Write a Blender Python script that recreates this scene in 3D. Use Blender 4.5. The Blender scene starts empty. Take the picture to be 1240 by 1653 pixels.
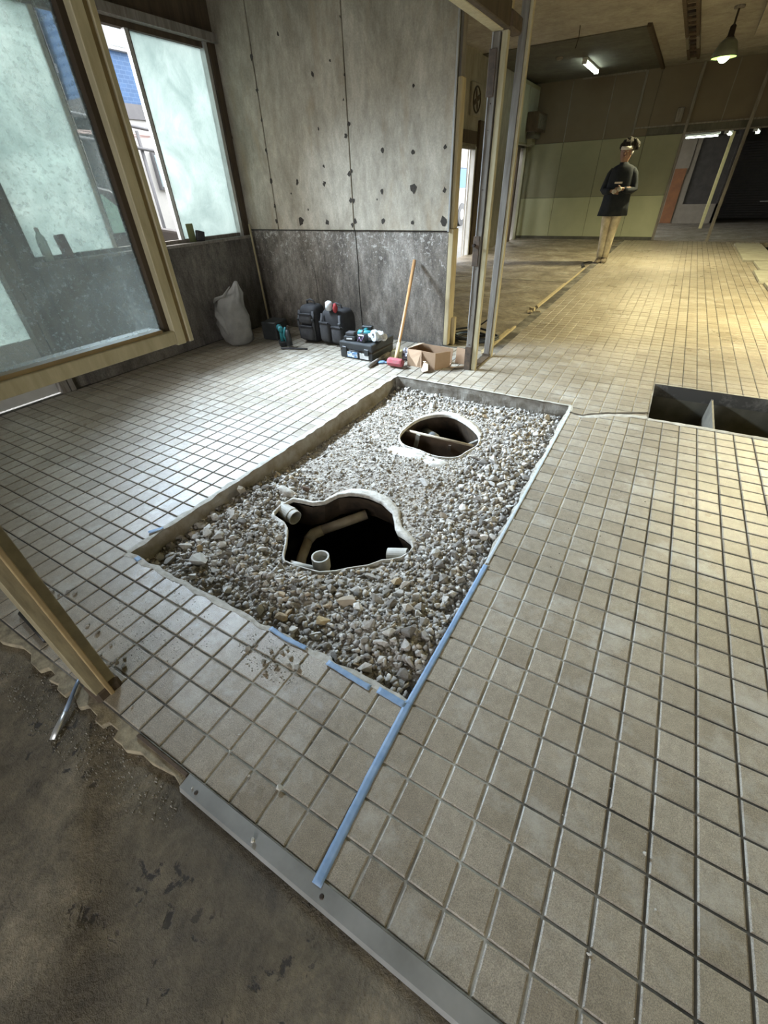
import bpy, bmesh, math, random
import numpy as np
from mathutils import Vector, Matrix, noise

random.seed(11)
rng = np.random.default_rng(11)
scene = bpy.context.scene
COL = scene.collection
PI = math.pi

# ------------------------------------------------------------------ camera
RW = [2.17186482, 0.567946901, -0.322395393]          # rotation vector world -> camera (x right, y down, z forward)
CAM = Vector((0.2239, -1.3344, 1.3310)); FPX = 680.0
def _rot(w):
    w = np.array(w); th = np.linalg.norm(w); k = w/th
    K = np.array([[0, -k[2], k[1]], [k[2], 0, -k[0]], [-k[1], k[0], 0]])
    return np.eye(3)+math.sin(th)*K+(1-math.cos(th))*K@K
RC = _rot(RW)
cam_d = bpy.data.cameras.new('camera'); cam = bpy.data.objects.new('camera', cam_d); COL.objects.link(cam)
M = Matrix.Identity(4)
for i in range(3):
    M[i][0] = RC[0][i]; M[i][1] = -RC[1][i]; M[i][2] = -RC[2][i]
M.translation = CAM
cam.matrix_world = M
cam_d.sensor_fit = 'HORIZONTAL'; cam_d.sensor_width = 36.0; cam_d.lens = 36.0*FPX/1240.0
cam_d.clip_start = 0.02; cam_d.clip_end = 200
scene.camera = cam

# ------------------------------------------------------------------ sky, exposure
world = bpy.data.worlds.new('overcast_sky'); scene.world = world; world.use_nodes = True
bg = world.node_tree.nodes['Background']
bg.inputs['Color'].default_value = (0.95, 0.965, 1.0, 1); bg.inputs['Strength'].default_value = 4.6
scene.view_settings.view_transform = 'Standard'; scene.view_settings.look = 'None'
scene.view_settings.gamma = 1.0; scene.view_settings.use_curve_mapping = False
scene.view_settings.exposure = 0.85
scene.cycles.use_denoising = True
scene.cycles.max_bounces = 8; scene.cycles.diffuse_bounces = 5; scene.cycles.transparent_max_bounces = 12
scene.cycles.sample_clamp_indirect = 6.0
LAMP_W = 60.0

def area_lamp(name, loc, size, power, color, rot=(0, 0, 0), sy=None):
    d = bpy.data.lights.new(name, 'AREA'); d.energy = power; d.color = color
    d.shape = 'RECTANGLE' if sy else 'SQUARE'; d.size = size
    if sy: d.size_y = sy
    o = bpy.data.objects.new(name, d); COL.objects.link(o); o.location = loc; o.rotation_euler = rot
    return o
# the openings through which the overcast sky lights the rooms (sampling portals, they emit nothing themselves)
for nm, loc, sx_, sy_, rot in (('window_portal', (-4.2, 1.72, 1.7), 1.5, 2.35, (0, -PI/2, 0)), ('doorway_portal', (-4.2, 9.45, .98), 1.95, 1.15, (0, -PI/2, 0)),
                               ('street_front_portal', (.2, -4.68, 1.0), 2.8, 2.1, (PI/2, 0, 0))):
    o = area_lamp(nm, loc, sx_, 1, (1, 1, 1), rot, sy_); o.data.cycles.is_portal = True
# area lamp added inside the window, standing in for steep daylight on the floor
o = area_lamp('window_fill_lamp', (-3.92, 1.45, 2.2), .3, 78, (0.66, 0.82, 1.0), (0, -math.radians(54), 0), 1.6); o.data.spread = math.radians(76)

# ------------------------------------------------------------------ helpers: materials
def new_mat(name):
    m = bpy.data.materials.new(name); m.use_nodes = True
    nt = m.node_tree; nt.nodes.clear()
    out = nt.nodes.new('ShaderNodeOutputMaterial'); p = nt.nodes.new('ShaderNodeBsdfPrincipled')
    nt.links.new(p.outputs[0], out.inputs[0])
    return m, nt, p, out
def N(nt, t, **kw):
    n = nt.nodes.new(t)
    for k, v in kw.items():
        if k in n.inputs: n.inputs[k].default_value = v
        else: setattr(n, k, v)
    return n
def L(nt, a, b): nt.links.new(a, b)
def geo_pos(nt, obj=False):
    if obj: return N(nt, 'ShaderNodeTexCoord').outputs['Object']
    return N(nt, 'ShaderNodeNewGeometry').outputs['Position']
def ramp(nt, fac, stops):
    r = N(nt, 'ShaderNodeValToRGB'); e = r.color_ramp.elements
    while len(e) < len(stops): e.new(0.5)
    for i, (p, c) in enumerate(stops):
        e[i].position = p; e[i].color = (*c, 1) if len(c) == 3 else c
    L(nt, fac, r.inputs[0]); return r.outputs[0]
def mixc(nt, fac, a, b, mode='MIX'):
    m = N(nt, 'ShaderNodeMix', data_type='RGBA', blend_type=mode)
    for sock, v in ((m.inputs[0], fac), (m.inputs[6], a), (m.inputs[7], b)):
        if hasattr(v, 'links'): L(nt, v, sock)
        else: sock.default_value = v if not isinstance(v, tuple) else (*v, 1)
    return m.outputs[2]
def noise_tex(nt, vec, scale, detail=4, rough=0.6, dist=0.0):
    n = N(nt, 'ShaderNodeTexNoise', Scale=scale, Detail=detail, Roughness=rough, Distortion=dist)
    L(nt, vec, n.inputs['Vector']); return n.outputs[0]
def bump(nt, p, h, strength=0.3, dist=0.01):
    b = N(nt, 'ShaderNodeBump', Strength=strength, Distance=dist); L(nt, h, b.inputs['Height']); L(nt, b.outputs[0], p.inputs['Normal'])
def mat(name, c1, c2=None, scale=8, rough=0.7, bscale=None, bstr=0.25, bdist=0.003, metal=0.0, spec=0.4, lo=0.35, hi=0.65, obj=False, detail=5, stretch=None, rand=0.0):
    m, nt, p, out = new_mat(name)
    p.inputs['Roughness'].default_value = rough; p.inputs['Metallic'].default_value = metal
    p.inputs['Specular IOR Level'].default_value = spec
    v = geo_pos(nt, obj)
    if stretch:
        mp = N(nt, 'ShaderNodeMapping'); mp.inputs['Scale'].default_value = stretch; L(nt, v, mp.inputs[0]); v = mp.outputs[0]
    c2 = c2 or tuple(x*0.8 for x in c1)
    col = ramp(nt, noise_tex(nt, v, scale, detail), [(lo, c1), (hi, c2)])
    if rand:
        oi = N(nt, 'ShaderNodeObjectInfo'); hsv = N(nt, 'ShaderNodeHueSaturation')
        mr = N(nt, 'ShaderNodeMapRange'); L(nt, oi.outputs['Random'], mr.inputs[0])
        mr.inputs[3].default_value = 1-rand; mr.inputs[4].default_value = 1+rand
        L(nt, mr.outputs[0], hsv.inputs['Value']); L(nt, col, hsv.inputs['Color']); col = hsv.outputs[0]
    L(nt, col, p.inputs['Base Color'])
    if bscale: bump(nt, p, noise_tex(nt, v, bscale, 4), bstr, bdist)
    return m
def emit_mat(name, c, s):
    m = bpy.data.materials.new(name); m.use_nodes = True; nt = m.node_tree; nt.nodes.clear()
    o = nt.nodes.new('ShaderNodeOutputMaterial'); e = N(nt, 'ShaderNodeEmission', Strength=s); e.inputs[0].default_value = (*c, 1)
    L(nt, e.outputs[0], o.inputs[0]); return m

# ------------------------------------------------------------------ helpers: meshes
class MB:
    def __init__(s): s.v = []; s.f = []
    def add(s, vs, fs):
        b = len(s.v); s.v += [tuple(v) for v in vs]; s.f += [tuple(i+b for i in f) for f in fs]; return s
    def box(s, x0, x1, y0, y1, z0, z1, rot=None, piv=None):
        vs = [Vector((x, y, z)) for z in (z0, z1) for y in (y0, y1) for x in (x0, x1)]
        if rot is not None:
            c = Vector(piv) if piv else sum(vs, Vector())/8
            vs = [c+rot@(v-c) for v in vs]
        return s.add(vs, [(0, 2, 3, 1), (4, 5, 7, 6), (0, 1, 5, 4), (2, 6, 7, 3), (0, 4, 6, 2), (1, 3, 7, 5)])
    def prism(s, poly, z0, z1):
        n = len(poly)
        vs = [(x, y, z0) for x, y in poly]+[(x, y, z1) for x, y in poly]
        return s.add(vs, [tuple(range(n))[::-1], tuple(range(n, 2*n))]+[(i, (i+1) % n, n+(i+1) % n, n+i) for i in range(n)])
    def tube(s, path, rad, seg=10, cap=True, flat=None):
        path = [Vector(p) for p in path]; n = len(path)
        rad = rad if isinstance(rad, (list, tuple)) else [rad]*n
        ref = None; vs = []
        for i, p in enumerate(path):
            d = (path[min(i+1, n-1)]-path[max(i-1, 0)]).normalized()
            if ref is None:
                ref = d.orthogonal().normalized() if flat is None else (Vector(flat)-d*d.dot(Vector(flat))).normalized()
            else: ref = (ref-d*d.dot(ref)).normalized()
            u = d.cross(ref)
            r = rad[i]; ra, rb = r if isinstance(r, tuple) else (r, r)
            for k in range(seg):
                a = 2*PI*k/seg; vs.append(p+ref*(ra*math.cos(a))+u*(rb*math.sin(a)))
        fs = []
        for i in range(n-1):
            for k in range(seg):
                k2 = (k+1) % seg
                fs.append((i*seg+k, i*seg+k2, (i+1)*seg+k2, (i+1)*seg+k))
        if cap: fs += [tuple(range(seg))[::-1], tuple(range((n-1)*seg, n*seg))]
        return s.add(vs, fs)
    def pipe(s, path, r0, r1, seg=20):
        """hollow tube with an open end: outer radius r0, inner radius r1"""
        b = len(s.v); s.tube(path, r0, seg, cap=False); s.tube(path[::-1], r1, seg, cap=False)
        n = len(path)
        # rings: outer first..last, inner last..first -> join both ends (frames may twist; match nearest)
        def ring(i): return [b+i*seg+k for k in range(seg)]
        for o, i in ((ring(0), ring(2*n-1)), (ring(n-1), ring(n))):
            v0 = Vector(s.v[o[0]]); off = min(range(seg), key=lambda k: (Vector(s.v[i[k]])-v0).length)
            v1 = Vector(s.v[o[1]]); d = 1 if (Vector(s.v[i[(off+1) % seg]])-v1).length < (Vector(s.v[i[(off-1) % seg]])-v1).length else -1
            for k in range(seg):
                s.f.append((o[k], o[(k+1) % seg], i[(off+d*(k+1)) % seg], i[(off+d*k) % seg]))
        return s
    def lathe(s, prof, seg=20, c=(0, 0, 0)):
        vs = []
        for r, z in prof:
            for k in range(seg):
                a = 2*PI*k/seg; vs.append((c[0]+r*math.cos(a), c[1]+r*math.sin(a), c[2]+z))
        n = len(prof); fs = []
        for i in range(n-1):
            for k in range(seg):
                k2 = (k+1) % seg; fs.append((i*seg+k, i*seg+k2, (i+1)*seg+k2, (i+1)*seg+k))
        if prof[0][0] > 1e-4 : fs.append(tuple(range(seg))[::-1])
        if prof[-1][0] > 1e-4: fs.append(tuple(range((n-1)*seg, n*seg)))
        return s.add(vs, fs)
    def ell(s, c, r, rot=None, seg=12, rings=8, jit=0, p=1.0):
        vs = []; c = Vector(c)
        for i in range(rings+1):
            th = PI*i/rings
            for k in range(seg):
                a = 2*PI*k/seg
                def sp(x): return math.copysign(abs(x)**p, x)
                v = Vector((r[0]*sp(math.sin(th))*sp(math.cos(a)), r[1]*sp(math.sin(th))*sp(math.sin(a)), r[2]*sp(-math.cos(th))))
                if jit: v *= 1+jit*noise.noise(Vector((c+v)*(2.5/max(r))))
                if rot is not None: v = rot@v
                vs.append(c+v)
        fs = [(i*seg+k, i*seg+(k+1) % seg, (i+1)*seg+(k+1) % seg, (i+1)*seg+k) for i in range(rings) for k in range(seg)]
        return s.add(vs, fs)
    def build(s, name, m, parent=None, smooth=False, bevel=0, seg=1, label=None, kind=None, sub=0, solid=0):
        me = bpy.data.meshes.new(name); me.from_pydata(s.v, [], s.f); me.validate()
        bm = bmesh.new(); bm.from_mesh(me)
        bmesh.ops.remove_doubles(bm, verts=bm.verts, dist=1e-6)
        bmesh.ops.recalc_face_normals(bm, faces=bm.faces); bm.to_mesh(me); bm.free()
        if smooth:
            me.polygons.foreach_set('use_smooth', [True]*len(me.polygons))
        o = bpy.data.objects.new(name, me); COL.objects.link(o)
        me.materials.append(m)
        if parent is not None: o.parent = parent
        if solid:
            md = o.modifiers.new('solid', 'SOLIDIFY'); md.thickness = solid; md.offset = 0
        if bevel:
            md = o.modifiers.new('bevel', 'BEVEL'); md.width = bevel; md.segments = seg; md.limit_method = 'ANGLE'
            if smooth is False and seg > 1:
                pass
        if sub:
            md = o.modifiers.new('sub', 'SUBSURF'); md.levels = sub; md.render_levels = sub
        if label: o['label'] = label
        if kind: o['kind'] = kind
        return o
def thing(name, label, cat, loc=(0, 0, 0), rz=0, group=None):
    o = bpy.data.objects.new(name, None); COL.objects.link(o); o.empty_display_size = 0.05
    o.location = loc; o.rotation_euler = (0, 0, rz); o['label'] = label; o['category'] = cat
    if group: o['group'] = group
    return o
def tag(o, label, cat, group=None):
    o['label'] = label; o['category'] = cat
    if group: o['group'] = group
    return o
def struct(o): o['kind'] = 'structure'; return o
def B(*a): return MB().box(*a)
def RZ(a): return Matrix.Rotation(a, 3, 'Z')
def RX(a): return Matrix.Rotation(a, 3, 'X')
def RY(a): return Matrix.Rotation(a, 3, 'Y')
def copy_tree(o, parent=None):
    c = o.copy(); COL.objects.link(c)
    if parent is not None: c.parent = parent
    for ch in list(o.children): copy_tree(ch, c)
    return c

# ------------------------------------------------------------------ materials
def tile_material():
    m, nt, p, out = new_mat('pebbled_floor_tile')
    pos = geo_pos(nt)
    sc = N(nt, 'ShaderNodeVectorMath', operation='SCALE'); sc.inputs['Scale'].default_value = 10.0; L(nt, pos, sc.inputs[0])
    fl = N(nt, 'ShaderNodeVectorMath', operation='FLOOR'); L(nt, sc.outputs[0], fl.inputs[0])
    sx = N(nt, 'ShaderNodeSeparateXYZ'); L(nt, fl.outputs[0], sx.inputs[0])
    cb = N(nt, 'ShaderNodeCombineXYZ'); L(nt, sx.outputs[0], cb.inputs[0]); L(nt, sx.outputs[1], cb.inputs[1])
    wn = N(nt, 'ShaderNodeTexWhiteNoise', noise_dimensions='2D'); L(nt, cb.outputs[0], wn.inputs['Vector'])
    base = ramp(nt, wn.outputs['Value'], [(0.0, (0.275, 0.240, 0.190)), (0.5, (0.32, 0.284, 0.228)), (1.0, (0.355, 0.320, 0.265))])
    big = ramp(nt, noise_tex(nt, pos, 1.1, 6, 0.65), [(0.3, (0.78, 0.76, 0.72)), (0.62, (1.06, 1.04, 1.02))])
    c = mixc(nt, 1.0, base, big, 'MULTIPLY')
    fine = ramp(nt, noise_tex(nt, pos, 420, 3, 0.7), [(0.36, (0.60, 0.60, 0.60)), (0.64, (1.36, 1.35, 1.31))])
    c = mixc(nt, 0.9, c, fine, 'MULTIPLY')
    c = mixc(nt, 0.9, c, ramp(nt, noise_tex(nt, pos, 32, 6, 0.7), [(0.36, (0.86,)*3), (0.64, (1.12,)*3)]), 'MULTIPLY')
    dust = ramp(nt, noise_tex(nt, pos, 3.2, 8, 0.75), [(0.52, (0, 0, 0)), (0.75, (1, 1, 1))])
    c = mixc(nt, dust, c, (0.46, 0.44, 0.39))
    L(nt, c, p.inputs['Base Color'])
    r = ramp(nt, noise_tex(nt, pos, 1.7, 5), [(0.35, (0.27,)*3), (0.7, (0.46,)*3)]); L(nt, r, p.inputs['Roughness'])
    p.inputs['Specular IOR Level'].default_value = 0.5
    bump(nt, p, noise_tex(nt, pos, 260, 3, 0.6), 0.55, 0.0022)
    return m
def grout_material():
    m, nt, p, out = new_mat('dusty_joint_mortar')
    pos = geo_pos(nt)
    n = noise_tex(nt, pos, 2.3, 6, 0.7)
    sx = N(nt, 'ShaderNodeSeparateXYZ'); L(nt, pos, sx.inputs[0])
    # pale dust filled joints lie in the band to the right of the pit
    mr = N(nt, 'ShaderNodeMapRange', interpolation_type='SMOOTHSTEP'); L(nt, sx.outputs[0], mr.inputs[0])
    mr.inputs[1].default_value = -1.7; mr.inputs[2].default_value = -0.1
    mr2 = N(nt, 'ShaderNodeMapRange', interpolation_type='SMOOTHSTEP'); L(nt, sx.outputs[0], mr2.inputs[0])
    mr2.inputs[1].default_value = 0.15; mr2.inputs[2].default_value = 0.7; mr2.inputs[3].default_value = 1; mr2.inputs[4].default_value = 0
    mu = N(nt, 'ShaderNodeMath', operation='MULTIPLY'); L(nt, mr.outputs[0], mu.inputs[0]); L(nt, mr2.outputs[0], mu.inputs[1])
    ad = N(nt, 'ShaderNodeMath', operation='MULTIPLY_ADD'); L(nt, mu.outputs[0], ad.inputs[0]); ad.inputs[1].default_value = 0.25; L(nt, n, ad.inputs[2])
    c = ramp(nt, ad.outputs[0], [(0.52, (0.06, 0.054, 0.045)), (0.66, (0.2, 0.185, 0.155)), (0.82, (0.42, 0.40, 0.34))])
    L(nt, c, p.inputs['Base Color']); p.inputs['Roughness'].default_value = 0.95
    bump(nt, p, noise_tex(nt, pos, 200, 3), 0.4, 0.002)
    return m
M_TILE = tile_material(); M_GROUT = grout_material()

def concrete_floor_material(name, ca, cb_, cc, sc=1.0, holes=True):  # mottled slab with small dark pits
    m, nt, p, out = new_mat(name)
    pos = geo_pos(nt)
    c = ramp(nt, noise_tex(nt, pos, 1.6*sc, 8, 0.68, 0.6), [(0.32, ca), (0.5, cb_), (0.68, cc)])
    f = ramp(nt, noise_tex(nt, pos, 60*sc, 5, 0.7), [(0.3, (0.7,)*3), (0.7, (1.2,)*3)])
    c = mixc(nt, 0.9, c, f, 'MULTIPLY')
    c = mixc(nt, 0.9, c, ramp(nt, noise_tex(nt, pos, 9*sc, 8, 0.75, 0.5), [(0.36, (0.62,)*3), (0.64, (1.35,)*3)]), 'MULTIPLY')
    pit = ramp(nt, noise_tex(nt, pos, 22*sc, 6, 0.62, 0.4), [(0.37, (0,)*3), (0.41, (1,)*3)])
    reg = ramp(nt, noise_tex(nt, pos, 2.4*sc, 3), [(0.50, (0,)*3), (0.56, (1,)*3)])
    if holes:
        inv = mixc(nt, reg, (1, 1, 1), pit)
        c = mixc(nt, inv, (0.035, 0.028, 0.02), c)
    L(nt, c, p.inputs['Base Color'])
    L(nt, ramp(nt, noise_tex(nt, pos, 2.0, 4), [(0.3, (0.55,)*3), (0.7, (0.85,)*3)]), p.inputs['Roughness'])
    h = mixc(nt, 0.5, noise_tex(nt, pos, 35*sc, 8, 0.7), noise_tex(nt, pos, 140, 4, 0.7))
    if holes: h = mixc(nt, 1.0, h, inv, 'MULTIPLY')
    bump(nt, p, h, 0.9, 0.012)
    return m
M_CFLOOR = concrete_floor_material('stained_rough_concrete', (0.075, 0.060, 0.037), (0.135, 0.108, 0.066), (0.24, 0.20, 0.135))
M_CFLOOR2 = concrete_floor_material('dusty_brown_concrete', (0.13, 0.105, 0.07), (0.23, 0.195, 0.14), (0.36, 0.33, 0.26), 1.3, False)
def wall_concrete(name, a, b, c, spots=False, con=1.0, stain=None):
    m, nt, p, out = new_mat(name)
    pos = geo_pos(nt)
    mp = N(nt, 'ShaderNodeMapping'); mp.inputs['Scale'].default_value = (1, 1, 0.4); L(nt, pos, mp.inputs[0])
    col = ramp(nt, noise_tex(nt, mp.outputs[0], 2.6, 9, 0.72, 0.3), [(0.34, a), (0.5, b), (0.66, c)])
    lo, hi = 1-.45*con, 1+.35*con
    col = mixc(nt, 0.9, col, ramp(nt, noise_tex(nt, mp.outputs[0], 14, 8, 0.75), [(0.36, (lo,)*3), (0.64, (hi,)*3)]), 'MULTIPLY')
    col = mixc(nt, 0.8, col, ramp(nt, noise_tex(nt, pos, 75, 5, 0.75), [(0.36, (1-.35*con,)*3), (0.64, (1+.25*con,)*3)]), 'MULTIPLY')
    if stain:
        ms = N(nt, 'ShaderNodeMapping'); ms.inputs['Scale'].default_value = (1.6, 1.6, 0.5); ms.inputs['Location'].default_value = (3, 1, 2); L(nt, pos, ms.inputs[0])
        col = mixc(nt, ramp(nt, noise_tex(nt, ms.outputs[0], 2.4, 6, 0.7, 0.8), [(0.52, (0,)*3), (0.70, (0.55,)*3)]), col, stain)
    if spots:   # flaked pale paint and plaster left on the dado
        n1 = noise_tex(nt, pos, 26, 9, 0.78, 0.4)
        sx = N(nt, 'ShaderNodeSeparateXYZ'); L(nt, pos, sx.inputs[0])
        mr = N(nt, 'ShaderNodeMapRange'); L(nt, sx.outputs[2], mr.inputs[0]); mr.inputs[1].default_value = 0.30; mr.inputs[2].default_value = 0.95
        mr.inputs[3].default_value = -0.05; mr.inputs[4].default_value = 0.055
        ad = N(nt, 'ShaderNodeMath', operation='ADD'); L(nt, n1, ad.inputs[0]); L(nt, mr.outputs[0], ad.inputs[1])
        col = mixc(nt, ramp(nt, ad.outputs[0], [(0.585, (0,)*3), (0.65, (0.9,)*3)]), col, (0.52, 0.485, 0.43))
    L(nt, col, p.inputs['Base Color']); p.inputs['Roughness'].default_value = 0.85
    bump(nt, p, noise_tex(nt, pos, 60, 8, 0.75), 0.5, 0.005)
    return m
M_DADO = wall_concrete('scraped_grey_concrete', (0.085, 0.072, 0.056), (0.175, 0.150, 0.122), (0.34, 0.305, 0.26), True)
M_LWALL = wall_concrete('dark_damp_concrete', (0.085, 0.075, 0.062), (0.125, 0.11, 0.092), (0.17, 0.155, 0.13))
M_BOARD = wall_concrete('weathered_wall_board', (0.27, 0.235, 0.175), (0.385, 0.34, 0.262), (0.52, 0.47, 0.375), con=.45, stain=(0.33, 0.245, 0.145))
M_CEIL = wall_concrete('stained_ceiling_plaster', (0.27, 0.24, 0.20), (0.34, 0.31, 0.265), (0.41, 0.38, 0.33), con=.3)
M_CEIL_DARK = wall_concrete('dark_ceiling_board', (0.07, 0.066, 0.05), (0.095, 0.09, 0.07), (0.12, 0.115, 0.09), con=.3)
M_HALLWALL = wall_concrete('dim_plaster_wall', (0.2, 0.19, 0.16), (0.27, 0.25, 0.21), (0.34, 0.32, 0.27), con=.3)
M_CHIP = mat('dark_exposed_backing', (0.035, 0.03, 0.022), (0.06, 0.05, 0.04), 60, 0.95)
M_SEAM = mat('dark_seam', (0.05, 0.045, 0.038), None, 20, 0.9)
M_CREAM = mat('cream_painted_timber', (0.50, 0.44, 0.28), (0.40, 0.345, 0.21), 14, 0.5, 90, 0.15, 0.001, stretch=(3, 3, 0.6))
M_TAN = mat('tan_timber_groove', (0.34, 0.25, 0.12), (0.27, 0.19, 0.09), 16, 0.6)
M_DKWOOD = mat('dark_brown_timber', (0.05, 0.034, 0.02), (0.085, 0.06, 0.036), 18, 0.75, 60, 0.4, 0.003, stretch=(1, 1, 0.2))
M_OLDWOOD = mat('weathered_grey_timber', (0.24, 0.22, 0.19), (0.15, 0.13, 0.105), 18, 0.85, 70, 0.4, 0.002, stretch=(2, 2, 0.25))
M_PALEWOOD = mat('bare_pale_timber', (0.50, 0.42, 0.26), (0.38, 0.30, 0.17), 14, 0.7, 50, 0.3, 0.002, stretch=(3, 3, 0.3))
M_ALU = mat('silver_aluminium_profile', (0.62, 0.62, 0.6), (0.5, 0.5, 0.48), 10, 0.35, metal=0.6)
M_STEEL = mat('brushed_threshold_steel', (0.46, 0.46, 0.44), (0.27, 0.27, 0.25), 5, 0.42, 60, 0.1, 0.001, metal=0.55, lo=0.3, hi=0.7)
M_SCREW = mat('rusty_screw_iron', (0.06, 0.045, 0.035), None, 30, 0.6, metal=0.6)
M_RUST = mat('rusty_iron', (0.11, 0.075, 0.05), (0.06, 0.045, 0.032), 30, 0.85, 60, 0.5, 0.003)

# ------------------------------------------------------------------ FLOOR
PX0, PX1, PY0, PY1 = -1.60, -0.10, -0.70, 1.92       # excavation
TX0, TX1, TY0, TY1 = 0.41, 3.6, 1.93, 2.66           # drain trench
HX1 = 5.2                                            # right wall
holes_ = [(PX0, PX1, PY0, PY1), (TX0, TX1, TY0, TY1), (1.99, 2.5, 9.6, 13.9)]
def slab(name, x0, x1, y0, y1, ztop, zbot, holes, m, step=None):
    xs = sorted({x0, x1, *[h[0] for h in holes], *[h[1] for h in holes]}); xs = [x for x in xs if x0 <= x <= x1]
    ys = sorted({y0, y1, *[h[2] for h in holes], *[h[3] for h in holes]}); ys = [y for y in ys if y0 <= y <= y1]
    b = MB()
    def hole(cx, cy): return not (x0 < cx < x1 and y0 < cy < y1) or any(h[0] < cx < h[1] and h[2] < cy < h[3] for h in holes)
    for i in range(len(xs)-1):
        for j in range(len(ys)-1):
            a, c, d, e = xs[i], xs[i+1], ys[j], ys[j+1]
            cx, cy = (a+c)/2, (d+e)/2
            if hole(cx, cy): continue
            b.add([(a, d, ztop), (c, d, ztop), (c, e, ztop), (a, e, ztop)], [(0, 1, 2, 3)])
            b.add([(a, d, zbot), (c, d, zbot), (c, e, zbot), (a, e, zbot)], [(3, 2, 1, 0)])
            for (px, py), (qx, qy), ox, oy in (((a, d), (c, d), 0, -1), ((c, d), (c, e), 1, 0), ((c, e), (a, e), 0, 1), ((a, e), (a, d), -1, 0)):
                mx, my = (px+qx)/2+ox*0.01, (py+qy)/2+oy*0.01
                if hole(mx, my):
                    b.add([(px, py, zbot), (qx, qy, zbot), (qx, qy, ztop), (px, py, ztop)], [(0, 1, 2, 3)])
    return b.build(name, m)
def clean(o): return o
floor = struct(slab('floor', -4.06, HX1, -1.20, 13.78, -0.004, -0.10, holes_+[(-4.06, -1.12, 2.94, 13.78)], M_GROUT))
floor_c = struct(slab('floor_concrete_room', -4.1, -1.12, 2.94, 14.0, -0.012, -0.10, [], M_CFLOOR2))
floor_f = struct(slab('floor_back_room', -4.0, HX1, 13.78, 22.6, -0.010, -0.10, [], M_CFLOOR2))

# near rough concrete floor, subdivided and dented
def rough_plane(name, x0, x1, y0, y1, z, n, m, amp):
    nx, ny = n; xs = np.linspace(x0, x1, nx); ys = np.linspace(y0, y1, ny)
    v = []
    for y in ys:
        for x in xs:
            h = amp*noise.fractal(Vector((x*3.1, y*3.1, 1.3)), 1.0, 2.0, 6)
            h += -0.006*max(0, noise.noise(Vector((x*16, y*16, 5.0)))-0.35)*4
            v.append((x, y, z+h))
    f = [(j*nx+i, j*nx+i+1, (j+1)*nx+i+1, (j+1)*nx+i) for j in range(ny-1) for i in range(nx-1)]
    me = bpy.data.meshes.new(name); me.from_pydata(v, [], f); me.polygons.foreach_set('use_smooth', [True]*len(f))
    o = bpy.data.objects.new(name, me); COL.objects.link(o); me.materials.append(m); return o
floor_n = struct(rough_plane('floor_entrance_slab', -4.1, HX1, -4.6, -1.195, -0.026, (330, 150), M_CFLOOR, 0.004))

# tiles ----------------------------------------------------------
def tile_ok(x0, x1, y0, y1):
    """clip a tile rectangle against the borders and holes; None when nothing is left"""
    if x0 < -4.06: return None
    x0 = max(x0, -4.027)
    if y1 < -1.19 or y0 > 13.76: return None
    y0 = max(y0, -1.195)
    if y0 > 2.90 and x1 < -1.0:
        return None
    if y0 > 2.90 and x0 < -1.10: x0 = -1.10
    if x0 < -1.12 and y1 > 2.94: y1 = 2.93
    for hx0, hx1, hy0, hy1 in holes_:
        g = 0.004
        if x1 > hx0-g and x0 < hx1+g and y1 > hy0-g and y0 < hy1+g:
            opts = []
            if x0 < hx0-g: opts.append((x0, hx0-g, y0, y1))
            if x1 > hx1+g: opts.append((hx1+g, x1, y0, y1))
            if y0 < hy0-g: opts.append((x0, x1, y0, hy0-g))
            if y1 > hy1+g: opts.append((x0, x1, hy1+g, y1))
            if not opts: return None
            x0, x1, y0, y1 = max(opts, key=lambda r: (r[1]-r[0])*(r[3]-r[2]))
    if x1-x0 < 0.012 or y1-y0 < 0.012: return None
    return x0, x1, y0, y1
def tile_verts(x0, x1, y0, y1, r=0.0):
    c, z0, z1 = 0.0035, -0.006, 0.0
    vs = [(x0, y0, z0), (x1, y0, z0), (x1, y1, z0), (x0, y1, z0),
          (x0, y0, z1-0.0022), (x1, y0, z1-0.0022), (x1, y1, z1-0.0022), (x0, y1, z1-0.0022),
          (x0+c, y0+c, z1), (x1-c, y0+c, z1), (x1-c, y1-c, z1), (x0+c, y1-c, z1)]
    return vs
TF = [(8, 9, 10, 11)]+[(i, (i+1) % 4, 4+(i+1) % 4, 4+i) for i in range(4)]+[(4+i, 4+(i+1) % 4, 8+(i+1) % 4, 8+i) for i in range(4)]
tiles = []
for i in range(-41, 51):
    for j in range(-12, 138):
        r = tile_ok(i*0.1+0.0033, i*0.1+0.0967, j*0.1+0.0033, j*0.1+0.0967)
        if r: tiles.append((i, j, r))
def to_px(p):
    q = RC@(np.array(p)-np.array(CAM))
    return (620+FPX*q[0]/q[2], 826.5+FPX*q[1]/q[2], q[2])
def vis_area(r):
    x0, x1, y0, y1 = r
    c = [to_px((x, y, 0)) for x, y in ((x0, y0), (x1, y0), (x1, y1), (x0, y1))]
    if min(k[2] for k in c) < 0.1: return 0
    mx = sum(k[0] for k in c)/4; my = sum(k[1] for k in c)/4
    if not (0 < mx < 1240 and 0 < my < 1653): return 0
    if mx < 130 and my > 880+mx*1.26-40 : return 0          # behind the near jamb
    return abs(sum(c[k][0]*c[(k+1) % 4][1]-c[(k+1) % 4][0]*c[k][1] for k in range(4)))/2
order = sorted(range(len(tiles)), key=lambda k: -vis_area(tiles[k][2]))
near = set(order[:296])
shared = bpy.data.meshes.new('tile'); shared.from_pydata(tile_verts(-0.0467, 0.0467, -0.0467, 0.0467), [], TF); shared.materials.append(M_TILE)
bv, bf = [], []
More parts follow.
